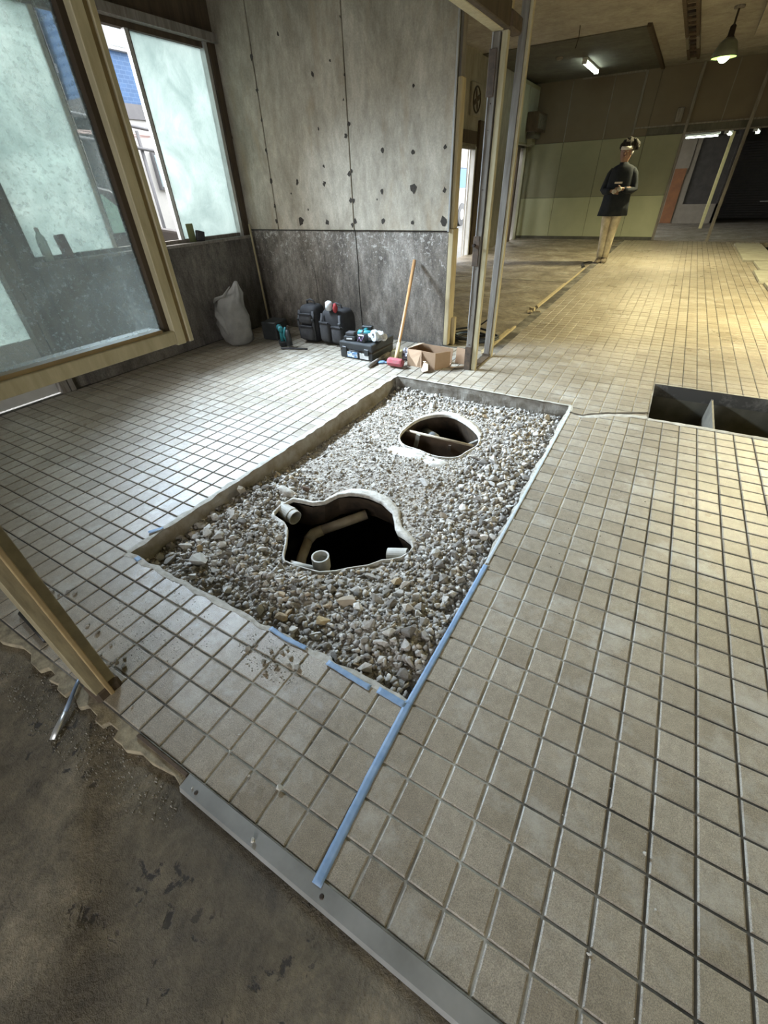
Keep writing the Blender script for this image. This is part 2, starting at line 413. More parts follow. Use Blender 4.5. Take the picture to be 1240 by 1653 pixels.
for k, (i, j, r) in enumerate(tiles):
    dz = 0.0006*math.sin(i*12.9+j*78.2)
    x0, x1, y0, y1 = r
    if k in near:
        w, h = x1-x0, y1-y0
        if abs(w-0.0934) < 1e-4 and abs(h-0.0934) < 1e-4: me = shared
        else:
            me = bpy.data.meshes.new('tile'); me.from_pydata(tile_verts(-w/2, w/2, -h/2, h/2), [], TF); me.materials.append(M_TILE)
        o = bpy.data.objects.new('tile', me); COL.objects.link(o); o.parent = floor
        o.location = ((x0+x1)/2, (y0+y1)/2, dz)
        o.rotation_euler = (0.003*math.sin(i*3.7+j*9.1), 0.003*math.sin(i*7.7+j*2.3), 0.004*math.sin(i*5.1+j*4.7))
    else:
        b = len(bv); bv += [(x, y, z+dz) for x, y, z in tile_verts(x0, x1, y0, y1)]
        bf += [tuple(t+b for t in f) for f in TF]
me = bpy.data.meshes.new('tile_field'); me.from_pydata(bv, [], bf); me.materials.append(M_TILE)
o = bpy.data.objects.new('tile_field', me); COL.objects.link(o); o.parent = floor; o['kind'] = 'stuff'

# ------------------------------------------------------------------ room shell
WL = -4.03
def wall_box(name, *a, m=M_HALLWALL, **k): return struct(B(*a).build(name, m, **k))
CZ = 3.36
wl = wall_box('wall_left', -4.25, WL, 0.56, 2.95, -0.1, 0.93, m=M_LWALL)                # dado below the window
MB().box(-4.25, WL-0.02, 0.42, 0.56, -0.1, CZ).build('column', M_LWALL, wl)
MB().box(-4.25, WL-0.05, 0.56, 2.95, 2.52, CZ).build('window_lintel', M_DKWOOD, wl)
MB().box(-4.12, WL+0.015, 0.56, 2.93, 2.46, 2.52).build('head_trim', M_OLDWOOD, wl)
MB().box(-4.25, WL, -4.6, -0.55, -0.1, CZ).build('plain_wall', M_HALLWALL, wl)
MB().box(-4.25, WL, -0.55, 0.42, 2.1, CZ).build('overdoor_wall', M_LWALL, wl)
MB().box(-4.25, WL-0.05, 2.95, 8.86, -0.1, CZ).build('back_room_wall', M_HALLWALL, wl)
MB().box(-4.25, WL-0.05, 8.86, 10.02, 1.98, CZ).build('doorway_overwall', M_HALLWALL, wl)
MB().box(-4.25, WL-0.05, 10.02, 12.15, -0.1, CZ).build('plaster_pier', M_HALLWALL, wl)
MB().box(-4.25, WL-0.05, 13.75, 14.1, -0.1, CZ).build('corner_pier', M_HALLWALL, wl)
MB().box(-4.25, WL-0.05, 12.15, 13.75, 2.08, CZ).build('transom_wall', M_CEIL_DARK, wl)
MB().box(-4.6, -4.56, 12.05, 13.85, -0.1, 2.2).build('dark_store_room', M_DKWOOD, wl)

# door in the left wall, mostly hidden behind the hanging glazed frame
M_PANEL = mat('off_white_door_panel', (0.50, 0.50, 0.47), (0.42, 0.41, 0.38), 5, 0.6)
d1 = struct(B(-4.12, -4.07, -0.5, 0.30, 0.0, 0.45).build('door_1', M_PANEL, None, bevel=0.004))
MB().box(-4.12, -4.0, 0.30, 0.36, 0, 2.1).build('door_frame', M_OLDWOOD, d1)
MB().box(-4.12, -4.0, 0.37, 0.41, 0, 2.1).build('door_frame', M_OLDWOOD, d1)
MB().box(-4.12, -4.0, -0.55, -0.50, 0, 2.1).build('door_frame', M_OLDWOOD, d1)
MB().box(-4.12, -4.06, -0.5, 0.30, 2.04, 2.1).build('door_frame', M_OLDWOOD, d1)

def frosted_glass():
    m, nt, p, out = new_mat('frosted_pattern_glass'); nt.nodes.remove(p)
    pos = geo_pos(nt)
    t = N(nt, 'ShaderNodeBsdfTranslucent'); g = N(nt, 'ShaderNodeBsdfGlossy', Roughness=0.35)
    tr = N(nt, 'ShaderNodeBsdfTransparent'); tr.inputs[0].default_value = (0.72, 0.9, 0.88, 1)
    c = ramp(nt, noise_tex(nt, pos, 3.0, 7, 0.7, 0.5), [(0.3, (0.40, 0.46, 0.445)), (0.55, (0.53, 0.585, 0.565)), (0.75, (0.66, 0.70, 0.675))])
    L(nt, c, t.inputs[0])
    b = N(nt, 'ShaderNodeBump', Strength=0.6, Distance=0.004)
    w = N(nt, 'ShaderNodeTexVoronoi', Scale=55.0); L(nt, pos, w.inputs['Vector']); L(nt, w.outputs[0], b.inputs['Height'])
    L(nt, b.outputs[0], t.inputs['Normal']); L(nt, b.outputs[0], g.inputs['Normal'])
    m1 = N(nt, 'ShaderNodeMixShader'); m1.inputs[0].default_value = 0.06; L(nt, t.outputs[0], m1.inputs[1]); L(nt, tr.outputs[0], m1.inputs[2])
    m2 = N(nt, 'ShaderNodeMixShader'); m2.inputs[0].default_value = 0.08; L(nt, m1.outputs[0], m2.inputs[1]); L(nt, g.outputs[0], m2.inputs[2])
    L(nt, m2.outputs[0], out.inputs[0]); return m
M_FROST = frosted_glass()
def dirty_glass():
    m, nt, p, out = new_mat('dusty_clear_glass'); nt.nodes.remove(p)
    pos = geo_pos(nt)
    tr = N(nt, 'ShaderNodeBsdfTransparent'); tr.inputs[0].default_value = (0.93, 0.97, 0.95, 1)
    d = N(nt, 'ShaderNodeBsdfDiffuse'); d.inputs[0].default_value = (0.62, 0.68, 0.66, 1)
    d2 = N(nt, 'ShaderNodeBsdfTranslucent'); d2.inputs[0].default_value = (0.75, 0.80, 0.78, 1)
    g = N(nt, 'ShaderNodeBsdfGlossy', Roughness=0.05)
    dd = N(nt, 'ShaderNodeMixShader'); dd.inputs[0].default_value = 0.5; L(nt, d.outputs[0], dd.inputs[1]); L(nt, d2.outputs[0], dd.inputs[2])
    n1 = noise_tex(nt, pos, 4.5, 8, 0.72, 0.8)
    n2 = noise_tex(nt, pos, 90, 5, 0.75)
    dens = ramp(nt, n1, [(0.35, (0.12,)*3), (0.6, (0.29,)*3), (0.75, (0.50,)*3)])
    sp = ramp(nt, n2, [(0.54, (0,)*3), (0.66, (0.26,)*3)])
    fac = mixc(nt, 1.0, dens, sp, 'ADD')
    m1 = N(nt, 'ShaderNodeMixShader'); L(nt, fac, m1.inputs[0]); L(nt, tr.outputs[0], m1.inputs[1]); L(nt, dd.outputs[0], m1.inputs[2])
    fr = N(nt, 'ShaderNodeFresnel', IOR=1.35)
    m2 = N(nt, 'ShaderNodeMixShader'); L(nt, fr.outputs[0], m2.inputs[0]); L(nt, m1.outputs[0], m2.inputs[1]); L(nt, g.outputs[0], m2.inputs[2])
    L(nt, m2.outputs[0], out.inputs[0]); return m
M_GLASS = dirty_glass()
def milky():
    m, nt, p, out = new_mat('milky_clear_plastic')
    t = N(nt, 'ShaderNodeBsdfTranslucent'); t.inputs[0].default_value = (.72, .78, .76, 1); mx = N(nt, 'ShaderNodeMixShader'); mx.inputs[0].default_value = .7
    p.inputs['Base Color'].default_value = (.6, .66, .64, 1); p.inputs['Roughness'].default_value = .3
    L(nt, p.outputs[0], mx.inputs[1]); L(nt, t.outputs[0], mx.inputs[2]); L(nt, mx.outputs[0], out.inputs[0]); return m
M_MILKY = milky()
MB().box(-4.10, -4.095, -0.5, 0.30, 0.45, 2.04).build('pane', M_FROST, d1)

# window in the left wall: frosted pane, open gap, frosted pane
w1 = struct(B(-4.16, -4.0, 0.56, 2.93, 0.93, 0.955).build('window_1', M_OLDWOOD, None, bevel=0.004))
MB().box(-4.15, -4.09, 0.56, 2.90, 0.955, 0.985).build('bottom_rail', M_OLDWOOD, w1)
MB().box(-4.15, -4.09, 0.56, 2.90, 2.42, 2.47).build('top_rail', M_DKWOOD, w1)
MB().box(-4.14, -4.11, 1.275, 1.31, 0.985, 2.42).build('sash_stile', M_ALU, w1)
MB().box(-4.14, -4.12, 1.31, 1.325, 0.985, 2.42).build('sash_stile', M_DKWOOD, w1)
MB().box(-4.12, -4.08, 1.985, 2.02, 0.985, 2.42).build('sash_stile', M_ALU, w1)
MB().box(-4.15, -4.12, 2.02, 2.06, 0.985, 2.42).build('sash_stile', M_DKWOOD, w1)
MB().box(-4.14, -4.07, 2.79, 2.83, 0.955, 2.47).build('jamb', M_ALU, w1)
MB().box(-4.16, -4.06, 2.84, 2.92, 0.955, 2.52).build('jamb', M_DKWOOD, w1)
MB().box(-4.16, -4.09, 0.56, 0.60, 0.955, 2.47).build('jamb', M_DKWOOD, w1)
MB().box(-4.128, -4.122, 0.60, 1.275, 0.985, 2.42).build('pane', M_FROST, w1)
MB().box(-4.136, -4.130, 2.06, 2.79, 0.985, 2.42).build('pane', M_FROST, w1)

# partition wall behind the tools: concrete dado below, three boards above
wp = struct(B(-4.12, -1.60, 2.95, 3.07, -0.1, 1.0).build('wall_partition', M_DADO))
MB().box(-4.12, -1.585, 2.945, 3.06, 0.995, 1.005).build('dado_ledge', M_SEAM, wp)
for a, b_ in ((-4.12, -3.635), (-3.625, -2.625), (-2.615, -1.60)):
    MB().box(a, b_, 2.935, 3.05, 1.006, CZ).build('wall_board', M_BOARD, wp, bevel=0.003)
MB().box(-4.1, -1.61, 3.0, 3.04, 1.006, CZ).build('board_backing', M_SEAM, wp)
MB().box(-1.60, -1.585, 2.925, 2.94, 1.0, CZ).build('corner_bead', M_ALU, wp)
MB().box(-1.592, -1.545, 2.94, 3.06, 0.0, 1.02).build('end_stud', M_PALEWOOD, wp, bevel=0.004)
MB().box(-1.590, -1.555, 2.96, 3.05, 1.02, 2.0).build('end_stud', M_PALEWOOD, wp, bevel=0.006)
MB().box(-1.590, -1.57, 2.97, 3.05, 2.0, CZ).build('end_stud', M_OLDWOOD, wp)
# vertical crack lines of the dado and the narrow metal joint cover at the seams
MB().tube([(-2.62, 2.949, 1.0), (-2.61, 2.949, 0.7), (-2.615, 2.949, 0.45), (-2.60, 2.949, 0.1)], 0.004, 5).build('crack_line', M_SEAM, wp)
MB().tube([(-3.2, 2.949, 0.62), (-3.19, 2.949, 0.4), (-3.185, 2.949, 0.1)], 0.0025, 5).build('crack_line', M_SEAM, wp)
spots = [(-32.9, 24.3), (-29.6, 21.5), (-27.6, 22.1), (-29.5, 17.9), (-36.4, 23.3), (-36.3, 21.1), (-36.3, 19.0), (-36.3, 16.7), (-36.3, 14.3), (-36.3, 12.2), (-36.4, 10.8), (-32.8, 14.1), (-29.4, 13.9), (-32.9, 10.8), (-29.5, 10.7), (-29.3, 15.2), (-26.1, 18.0), (-26.5, 17.2), (-26.4, 14.5), (-26.1, 14.7), (-26.4, 12.5), (-26.1, 12.5), (-26.4, 10.5), (-26.0, 10.8), (-22.7, 16.0), (-19.6, 15.7), (-22.8, 13.1), (-19.6, 13.2), (-22.8, 10.8), (-19.6, 10.7), (-19.6, 19.8), (-16.6, 15.9), (-16.5, 13.0), (-16.5, 10.8), (-31.8, 11.8), (-33.8, 13.2), (-26.2, 21.1), (-26.5, 19.6), (-26.3, 24.4), (-23.4, 12.5), (-40.9, 22.), (-40.8, 18.), (-40.9, 14.)]
big_sp = {13: 2.0, 27: 1.9, 33: 2.2, 0: .7, 2: .6, 3: .8, 15: .8, 30: .7, 34: .5, 35: .5, 39: .5, 36: .5, 37: .5, 38: .5}
b = MB()
for k, (x, z) in enumerate(spots):
    s_ = 0.021*big_sp.get(k, 1.0)*random.uniform(.8, 1.15)
    n_ = 9; ph = random.random()*6
    ring = [(x*.1+s_*random.uniform(.45, 1.15)*math.cos(2*PI*i/n_+ph), 2.9335, z*.1+s_*1.15*random.uniform(.45, 1.2)*math.sin(2*PI*i/n_+ph)) for i in range(n_)]
    b.add(ring+[(x*.1, 2.9335, z*.1)], [(i, (i+1) % n_, n_) for i in range(n_)])
o = b.build('chipped_patches', M_CHIP, wp); o['kind'] = 'stuff'

# dark brown timber scrap bits at the far end of the room: the painted panel wall
def panel_mat(name, c): return mat(name, c, tuple(x*0.86 for x in c), 2.5, 0.75, lo=0.3, hi=0.7)
M_PG1 = panel_mat('pale_green_wall_panel', (0.44, 0.45, 0.28)); M_PG2 = panel_mat('grey_green_wall_panel', (0.27, 0.265, 0.17))
M_PB = panel_mat('brown_wall_panel', (0.155, 0.125, 0.085))
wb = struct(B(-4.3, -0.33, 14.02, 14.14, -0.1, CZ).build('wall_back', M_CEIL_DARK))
xs = [-4.1, -3.12, -2.15, -1.16, -0.36]
for a, b_ in zip(xs[:-1], xs[1:]):
    MB().box(a+.004, b_-.004, 14.0, 14.02, 0.06, 0.965).build('wall_panel', M_PG1, wb, bevel=0.002)
    MB().box(a+.004, b_-.004, 14.0, 14.02, 0.972, 2.15).build('wall_panel', M_PG2, wb, bevel=0.002)
for a, b_ in zip([-4.1, -3.12, -2.15, -1.5], [-3.12, -2.15, -1.5, -1.16]):
    MB().box(a+.004, b_-.004, 14.0, 14.02, 2.156, CZ).build('wall_panel', M_PB, wb, bevel=0.002)
for x in (-3.12, -2.15): MB().box(x-.012, x+.012, 13.99, 14.0, 2.16, CZ-.05).build('batten', M_OLDWOOD, wb)
MB().box(-1.50, -1.45, 13.97, 14.0, 2.19, CZ-.03).build('batten', M_OLDWOOD, wb)
MB().box(-2.9, -1.5, 13.97, 14.0, CZ-.05, CZ-.015).build('cornice_strip', M_OLDWOOD, wb)
MB().box(-4.1, -0.36, 13.985, 14.0, -0.01, 0.055).build('skirting', M_CEIL_DARK, wb)
# right hand part: brown boards over a wide opening
MB().box(-1.16, HX1, 14.02, 14.10, 2.17, CZ).build('overwall', M_CEIL_DARK, wb)
xs = [-1.16, -0.36, 0.335, 0.90, 1.7, 2.6, 3.5, HX1]
for a, b_ in zip(xs[:-1], xs[1:]):
    MB().box(a+.004, b_-.004, 14.0, 14.02, 2.33, CZ).build('wall_panel', M_PB, wb, bevel=0.002)
MB().box(0.325, 0.345, 13.99, 14.0, 2.33, CZ).build('batten', M_OLDWOOD, wb)
MB().box(-1.45, HX1, 13.97, 14.02, 2.30, 2.33).build('rail', M_OLDWOOD, wb)
MB().box(-1.16, HX1, 14.0, 14.03, 2.17, 2.30).build('lintel_board', M_CEIL_DARK, wb)
MB().box(-0.36, HX1, 13.97, 14.05, 2.145, 2.17).build('rail', M_OLDWOOD, wb)
MB().box(-0.62, -0.48, 13.94, 14.0, 2.36, 2.62).build('switch_box', M_OLDWOOD, wb, bevel=0.01)
tag(B(-0.37, -0.31, 13.93, 13.99, 0.0, CZ-.01).build('wall_post', M_OLDWOOD, None, bevel=0.004), 'slim pale post at the right end of the green far wall', 'post')
tag(B(0.86, 0.93, 13.70, 13.77, -0.005, CZ-.01).build('wall_post', M_OLDWOOD, None, bevel=0.004), 'full-height weathered grey post at the far edge of the tiles', 'post')
tag(B(0.73, 0.82, 17.86, 17.94, -0.01, 2.32).build('timber_post', mat('yellowish_fresh_timber', (0.72, 0.66, 0.32), (0.62, 0.55, 0.26), 12, 0.6), None, bevel=0.004), 'yellow timber post standing in the dim back room', 'post')

# back room shell
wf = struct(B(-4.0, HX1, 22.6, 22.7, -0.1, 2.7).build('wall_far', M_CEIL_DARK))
M_SHUT = mat('dark_roller_shutter', (0.055, 0.05, 0.045), (0.075, 0.068, 0.06), 6, 0.5, metal=0.2)
sh = MB()
for k in range(30): sh.box(1.1, 5.1, 22.50, 22.56, 0.02+k*0.075, 0.087+k*0.075)
t = thing('roller_shutter', 'dark slatted roller shutter closing the back room', 'shutter', (0, 0, 0))
o = sh.build('slat', M_SHUT, t); o['kind'] = 'stuff'
B(2.5, 3.1, 22.47, 22.5, 0.50, 0.525).build('pull_bar', M_ALU, t)
B(5.1, 5.15, 22.48, 22.6, 0, 2.4).build('guide_rail', M_SHUT, t); B(1.05, 1.1, 22.48, 22.6, 0, 2.4).build('guide_rail', M_SHUT, t)
M_ORANGE = mat('orange_stained_plywood', (0.30, 0.13, 0.05), (0.22, 0.10, 0.045), 5, 0.6)
M_FARPL = mat('pinkish_grey_plaster', (0.30, 0.26, 0.20), (0.24, 0.21, 0.16), 4, 0.8)
wfl = struct(B(-4.0, 0.05, 20.0, 20.1, -0.1, 2.7).build('wall_far_side', M_FARPL))
MB().box(-0.50, -0.15, 19.97, 20.0, 0.0, 1.55).build('plywood_panel', M_ORANGE, wfl)
MB().box(-0.10, -0.085, 19.985, 20.0, 1.4, 2.4).build('crack_line', M_SEAM, wfl)
MB().box(0.05, 1.1, 20.0, 20.1, -0.1, 0.55).build('low_wall', M_FARPL, wfl)
MB().box(0.05, 1.1, 20.06, 20.1, 0.55, 2.35).build('dark_window_board', M_SHUT, wfl)
MB().box(1.05, 1.1, 20.0, 22.6, -0.1, 2.7).build('side_wall', M_SHUT, wfl)
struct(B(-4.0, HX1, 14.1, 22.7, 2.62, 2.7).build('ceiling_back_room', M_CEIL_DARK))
M_TUBE = emit_mat('lit_fluorescent_tube', (0.86, 1.0, 0.84), 14.0)
def tube_light(name, label, a, b_, z, group=None, twin=True, m=M_TUBE):
    a, b_ = Vector((*a, z)), Vector((*b_, z)); c = (a+b_)/2
    ang = math.atan2(b_.y-a.y, b_.x-a.x); ln = (b_-a).length
    t = thing(name, label, 'ceiling light', (c.x, c.y, z), ang, group)
    B(-ln/2-.03, ln/2+.03, -.05, .05, 0.055, 0.10).build('housing', M_PANEL, t, bevel=0.006)
    for s_ in ((-.028, .028) if twin else (0,)):
        MB().tube([(-ln/2, s_, 0.02), (ln/2, s_, 0.02)], 0.014, 10).build('tube', m, t, smooth=True)
    for s_ in (-1, 1): B(s_*ln/2-.012, s_*ln/2+.012, -.048, .048, -.002, 0.056).build('end_cap', M_PANEL, t)
    return t
tube_light('fluorescent_light', 'twin fluorescent tube light glowing on the dark ceiling of the left room', (-2.47, 11.7), (-2.44, 13.0), CZ-.11)
for args in (('leftmost small strip light under the dim back room ceiling', (-0.35, 16.0), (0.4, 16.0), 2.14),
             ('bright cluster strip light between the posts of the back room', (0.55, 15.5), (0.66, 16.3), 2.16),
             ('rightmost small strip light of the back room', (1.16, 15.7), (1.28, 16.6), 2.17)):
    t = tube_light('strip_light', args[0], args[1], args[2], args[3], group='strip lights in the back room', twin=False)
    for q in (-.2, .2): MB().tube([(q, 0, .10), (q, 0, 2.62-args[3])], .006, 6).build('hanger_rod', M_SCREW, t)

# ceilings
cl = struct(B(-4.25, -1.16, 2.95, 10.05, CZ, CZ+.1).build('ceiling', M_CEIL))
MB().box(-4.25, -1.16, 10.05, 14.1, CZ-.015, CZ+.1).build('dark_ceiling_board', M_CEIL_DARK, cl)
MB().box(-1.20, -1.13, 9.9, 14.0, CZ-.05, CZ).build('edge_trim', M_DKWOOD, cl)
MB().box(-1.16, HX1, -4.6, 14.1, CZ-.004, CZ+.1).build('hall_ceiling', M_CEIL, cl)
MB().box(-4.25, -1.16, -4.6, 2.95, CZ, CZ+.1).build('near_ceiling', M_CEIL, cl)
MB().box(-1.13, HX1, 13.2, 14.0, CZ-.012, CZ-.004).build('ceiling_strip', M_HALLWALL, cl)
MB().box(0.385, 0.9, 6.0, 11.3, CZ-.14, CZ-.004).build('ceiling_beam', M_CEIL, cl)
struct(B(HX1, HX1+.15, -4.6, 22.7, -0.1, CZ).build('wall_right', M_HALLWALL))
# street front behind the camera: unseen opening between piers, added to let daylight in
wr = struct(B(-4.25, -1.2, -4.75, -4.6, -0.1, CZ).build('wall_front', M_HALLWALL))
MB().box(-1.2, HX1, -4.75, -4.6, 2.1, CZ).build('front_lintel', M_HALLWALL, wr)
MB().box(1.6, HX1, -4.75, -4.6, -0.1, 2.1).build('front_pier', M_HALLWALL, wr)
# ------------------------------------------------------------------ partition line: header, posts, hanging glazed frame
t = thing('glazed_frame', 'large cream timber frame with dusty glass hanging above the floor', 'window frame', (-1.05, -0.8, 0.96))
ox, oy, oz = -1.05, -0.8, 0.96
def LB(x0, x1, y0, y1, z0, z1): return B(x0-ox, x1-ox, y0-oy, y1-oy, z0-oz, z1-oz)
LB(-1.13, -1.05, -0.470, -0.438, 0.955, 2.07).build('stile', M_CREAM, t, bevel=0.002)
LB(-1.13, -1.057, -0.438, -0.424, 0.957, 2.07).build('groove', M_TAN, t)
LB(-1.13, -1.050, -0.424, -0.408, 0.955, 2.07).build('outer_bead', M_CREAM, t, bevel=0.002)
LB(-1.10, -1.072, -0.486, -0.470, 0.995, 2.03).build('inner_stop', M_DKWOOD, t)
LB(-1.13, -1.05, -1.13, -0.470, 0.96, 0.998).build('bottom_rail', M_CREAM, t, bevel=0.002)
LB(-1.128, -1.062, -1.13, -0.502, 0.998, 1.008).build('glazing_bead', M_TAN, t)
LB(-1.13, -1.05, -1.13, -0.470, 2.03, 2.07).build('top_rail', M_CREAM, t, bevel=0.002)
LB(-1.094, -1.090, -1.13, -0.478, 1.0, 2.04).build('pane', M_GLASS, t)
t = thing('door_jamb', 'worn cream door jamb standing at the threshold in the near left corner', 'post', (-1.02, -1.165, -0.026))
M_JAMB = mat('scuffed_cream_jamb_paint', (0.33, 0.28, 0.17), (0.21, 0.175, 0.105), 20, 0.5, 90, 0.2, 0.001, stretch=(3, 3, .5))
B(-.05, .02, -.035, .0, 0.0, 3.37).build('jamb_board', M_JAMB, t, bevel=0.002)
B(-.05, .032, -.004, .010, 0.0, 3.37).build('ridge', M_TAN, t, bevel=0.003, seg=2)
B(-.05, .014, .010, .038, 0.0, 3.37).build('side_board', mat('grimy_cream_paint', (0.30, 0.255, 0.16), (0.2, 0.165, 0.10), 14, 0.55), t, bevel=0.002)
b = MB(); b.box(-.056, .026, -.041, .044, 0, .07)
b.build('rotten_foot', M_DKWOOD, t, bevel=0.012)
t = thing('header_beam', 'rough dark timber header with a cream edge board, ending at the post', 'beam', (-1.06, 0.6, 2.07))
B(.02, .06, -1.7, 1.72, 0.0, .11).build('rough_timber', M_DKWOOD, t, bevel=0.004)
B(-.05, .018, -1.7, 1.73, 0.0, .10).build('edge_board', M_CREAM, t, bevel=0.003)
MB().tube([(.062, 1.92+.016*math.cos(a), .03+.016*math.sin(a)) for a in np.linspace(0, 2*PI, 13)], .004, 6).build('iron_ring', M_RUST, t)
B(.0, .07, 1.72, 1.93, 0.0, .08).build('broken_end', M_RUST, t, bevel=0.01)
B(-.045, -.02, -1.6, 2.0, .101, 1.28).build('transom_board', M_PALEWOOD, t)
t = thing('partition_post', 'screw-pocked grey post with cream edge beside the cardboard scraps', 'post', (-1.06, 2.35, 0.0))
B(-.05, 0.0, -.02, .03, 0.0, 2.07).build('grey_stud', M_OLDWOOD, t, bevel=0.003)
B(-.05, -.044, -.026, -.02, 0.35, 2.07).build('pale_edge', M_ALU, t)
B(0.008, .045, -.012, .03, 0.0, 3.355).build('cream_lining', M_CREAM, t, bevel=0.002)
for z, s_ in ((.08, .004), (.16, .003), (.22, .005), (.46, .003), (.8, .003), (1.3, .004), (1.62, .003), (1.75, .004)):
    MB().ell((-.025, -.021, z), (s_, .003, s_), seg=6, rings=4).build('screw', M_SCREW, t)
lk = B(-.062, -.012, -.028, -.020, .82, 1.02).build('lock_plate', M_RUST, t, bevel=0.003)
MB().tube([(-.05, -.028, .96), (-.05, -.055, .96)], .012, 8).build('bolt_knob', M_SCREW, lk)
B(-.06, -.01, -.028, -.02, 1.78, 2.0).build('hinge_plate', M_RUST, t, bevel=0.003)
B(-.055, -.002, -.026, -.02, 0.0, .2).build('base_plate', M_RUST, t)
t = thing('partition_post', 'tall bare post with bright cream edge, behind the screw-pocked one', 'post', (-1.05, 2.77, 0.0))
B(-.03, .022, -.02, .03, 0.0, 3.355).build('grey_stud', M_OLDWOOD, t, bevel=0.003)
B(.022, .045, -.012, .03, 0.0, 3.355).build('cream_lining', M_CREAM, t, bevel=0.002)
B(-.04, .03, -.028, .035, -0.0, .03).build('foot_shoe', M_DKWOOD, t)
tag(B(-1.085, -1.02, 2.375, 2.748, -.012, .012).build('sill_batten', M_DKWOOD, None, bevel=.002), 'short dark batten on the floor between the two bare posts', 'batten')
b = MB().box(-1.125, -1.10, 2.81, 3.92, -.012, .016)
t_ = tag(b.build('floor_batten', M_PALEWOOD, None, bevel=.002), 'nearer pale batten edging the tiles at the room boundary', 'batten')
b = MB().box(-1.14, -1.118, 5.0, 8.5, -.012, .014)
tag(b.build('floor_batten', M_PALEWOOD, None, bevel=.002), 'farther long pale batten edging the tiles towards the person', 'batten')
for k, (a, c, y0, y1) in enumerate(((-1.16, -1.135, 2.9, 3.8), (-1.17, -1.15, 5.1, 6.9))):
    tag(MB().box(a, c, y0, y1, -.012, .004).build('splinter', M_PALEWOOD, None), ('thin splinter strip along the nearer floor batten', 'thin splinter strip along the farther floor batten')[k], 'splinter')
for k in range(7):
    a = random.random()*6; r = random.uniform(.02, .07); cx, cy = -1.13+r*math.cos(a), 4.75+2*r*math.sin(a)
    tag(MB().box(cx-.03, cx+.03, cy-.010, cy+.010, -.006, .012+.004*k, RZ(a)).build('wood_splinter', M_PALEWOOD, None), 'splintered pale wood bit in the gap between the two floor battens', 'debris', 'splinters between the floor battens')
struct(MB().box(-4.05, -1.14, 7.02, 7.035, -.0119, -.0095).build('trim_1', M_SEAM))
tag(B(-1.545, -1.51, 3.02, 3.07, -.012, .26).build('wood_stub', M_PALEWOOD, None, bevel=.004), 'short broken timber stub upright at the partition end', 'timber')

# back room on the left: door frame, fan, bracket
dj = thing('door_frame', 'white painted frame of the bright street doorway', 'door frame', (-4.08, 9.45, -.012))
B(-.05, .03, .50, .56, 0, 1.99).build('jamb', M_PANEL, dj); B(-.05, .03, -.58, -.53, 0, 1.99).build('jamb', M_PANEL, dj)
B(-.05, .03, -.53, .50, 1.94, 1.99).build('head', M_OLDWOOD, dj)
B(-.03, -.01, .30, .33, 0, 1.94).build('inner_stile', M_ALU, dj)
tag(B(-4.078, -4.02, 10.06, 10.32, -.012, 2.4).build('dark_pilaster', M_DKWOOD, None, bevel=.005), 'dark brown pilaster beside the bright street doorway', 'pilaster')
tag(B(-4.078, -4.05, 8.95, 10.0, 2.02, 2.22).build('head_board', M_DKWOOD, None), 'dark board above the bright street doorway', 'board')
t = thing('vent_fan', 'old square wall ventilation fan high beside the doorway', 'fan', (-4.08, 9.75, 2.68))
B(0, .05, -.26, .26, -.24, .24).build('housing', M_HALLWALL, t, bevel=.01)
MB().tube([(.055, .19*math.cos(a), .19*math.sin(a)) for a in np.linspace(0, 2*PI, 25)], .015, 6).build('ring', M_SCREW, t)
for k in range(4):
    a = k*PI/2+.4; MB().ell((.058, .09*math.cos(a), .09*math.sin(a)), (.008, .085, .045), RX(a), 10, 6).build('blade', M_DKWOOD, t)
t = thing('upper_cabinet', 'pale upper cabinet in the dark far left corner', 'cabinet', (-4.06, 13.35, 2.1))
B(0, .14, -1.2, .62, .02, 1.18).build('body', M_PG2, t, bevel=.01); B(.14, .15, -1.15, -.35, .06, 1.1).build('door', mat('pale_cabinet_door', (.30, .31, .24), None, 3, .6), t)
B(.14, .15, -.3, .58, .06, 1.1).build('door', mat('pale_cabinet_door2', (.30, .31, .24), None, 3, .6), t)
t = thing('stepped_duct_box', 'dark stepped duct box hanging on the pale corner cabinet', 'duct', (-3.90, 13.45, 2.12))
B(0, .28, -.42, .42, .25, .62).build('grille_box', M_DKWOOD, t, bevel=.008)
for k in range(7): B(.28, .29, -.38+.11*k, -.32+.11*k, .30, .57).build('slot', M_CEIL_DARK, t)
B(0, .2, -.3, .3, .12, .25).build('neck', M_CEIL_DARK, t); B(0, .12, -.18, .18, 0, .12).build('outlet', M_PG2, t)
for y, l in ((12.2, 'left'), (13.05, 'middle'), (13.68, 'right')):
    tag(B(-4.06, -3.99, y-.05, y+.05, -.012, 2.075).build('corner_door_post', M_PG2 if l != 'middle' else M_DKWOOD, None, bevel=.004), '%s upright of the dark corner doorway' % {'left': 'nearest', 'middle': 'middle', 'right': 'farthest'}[l], 'post')
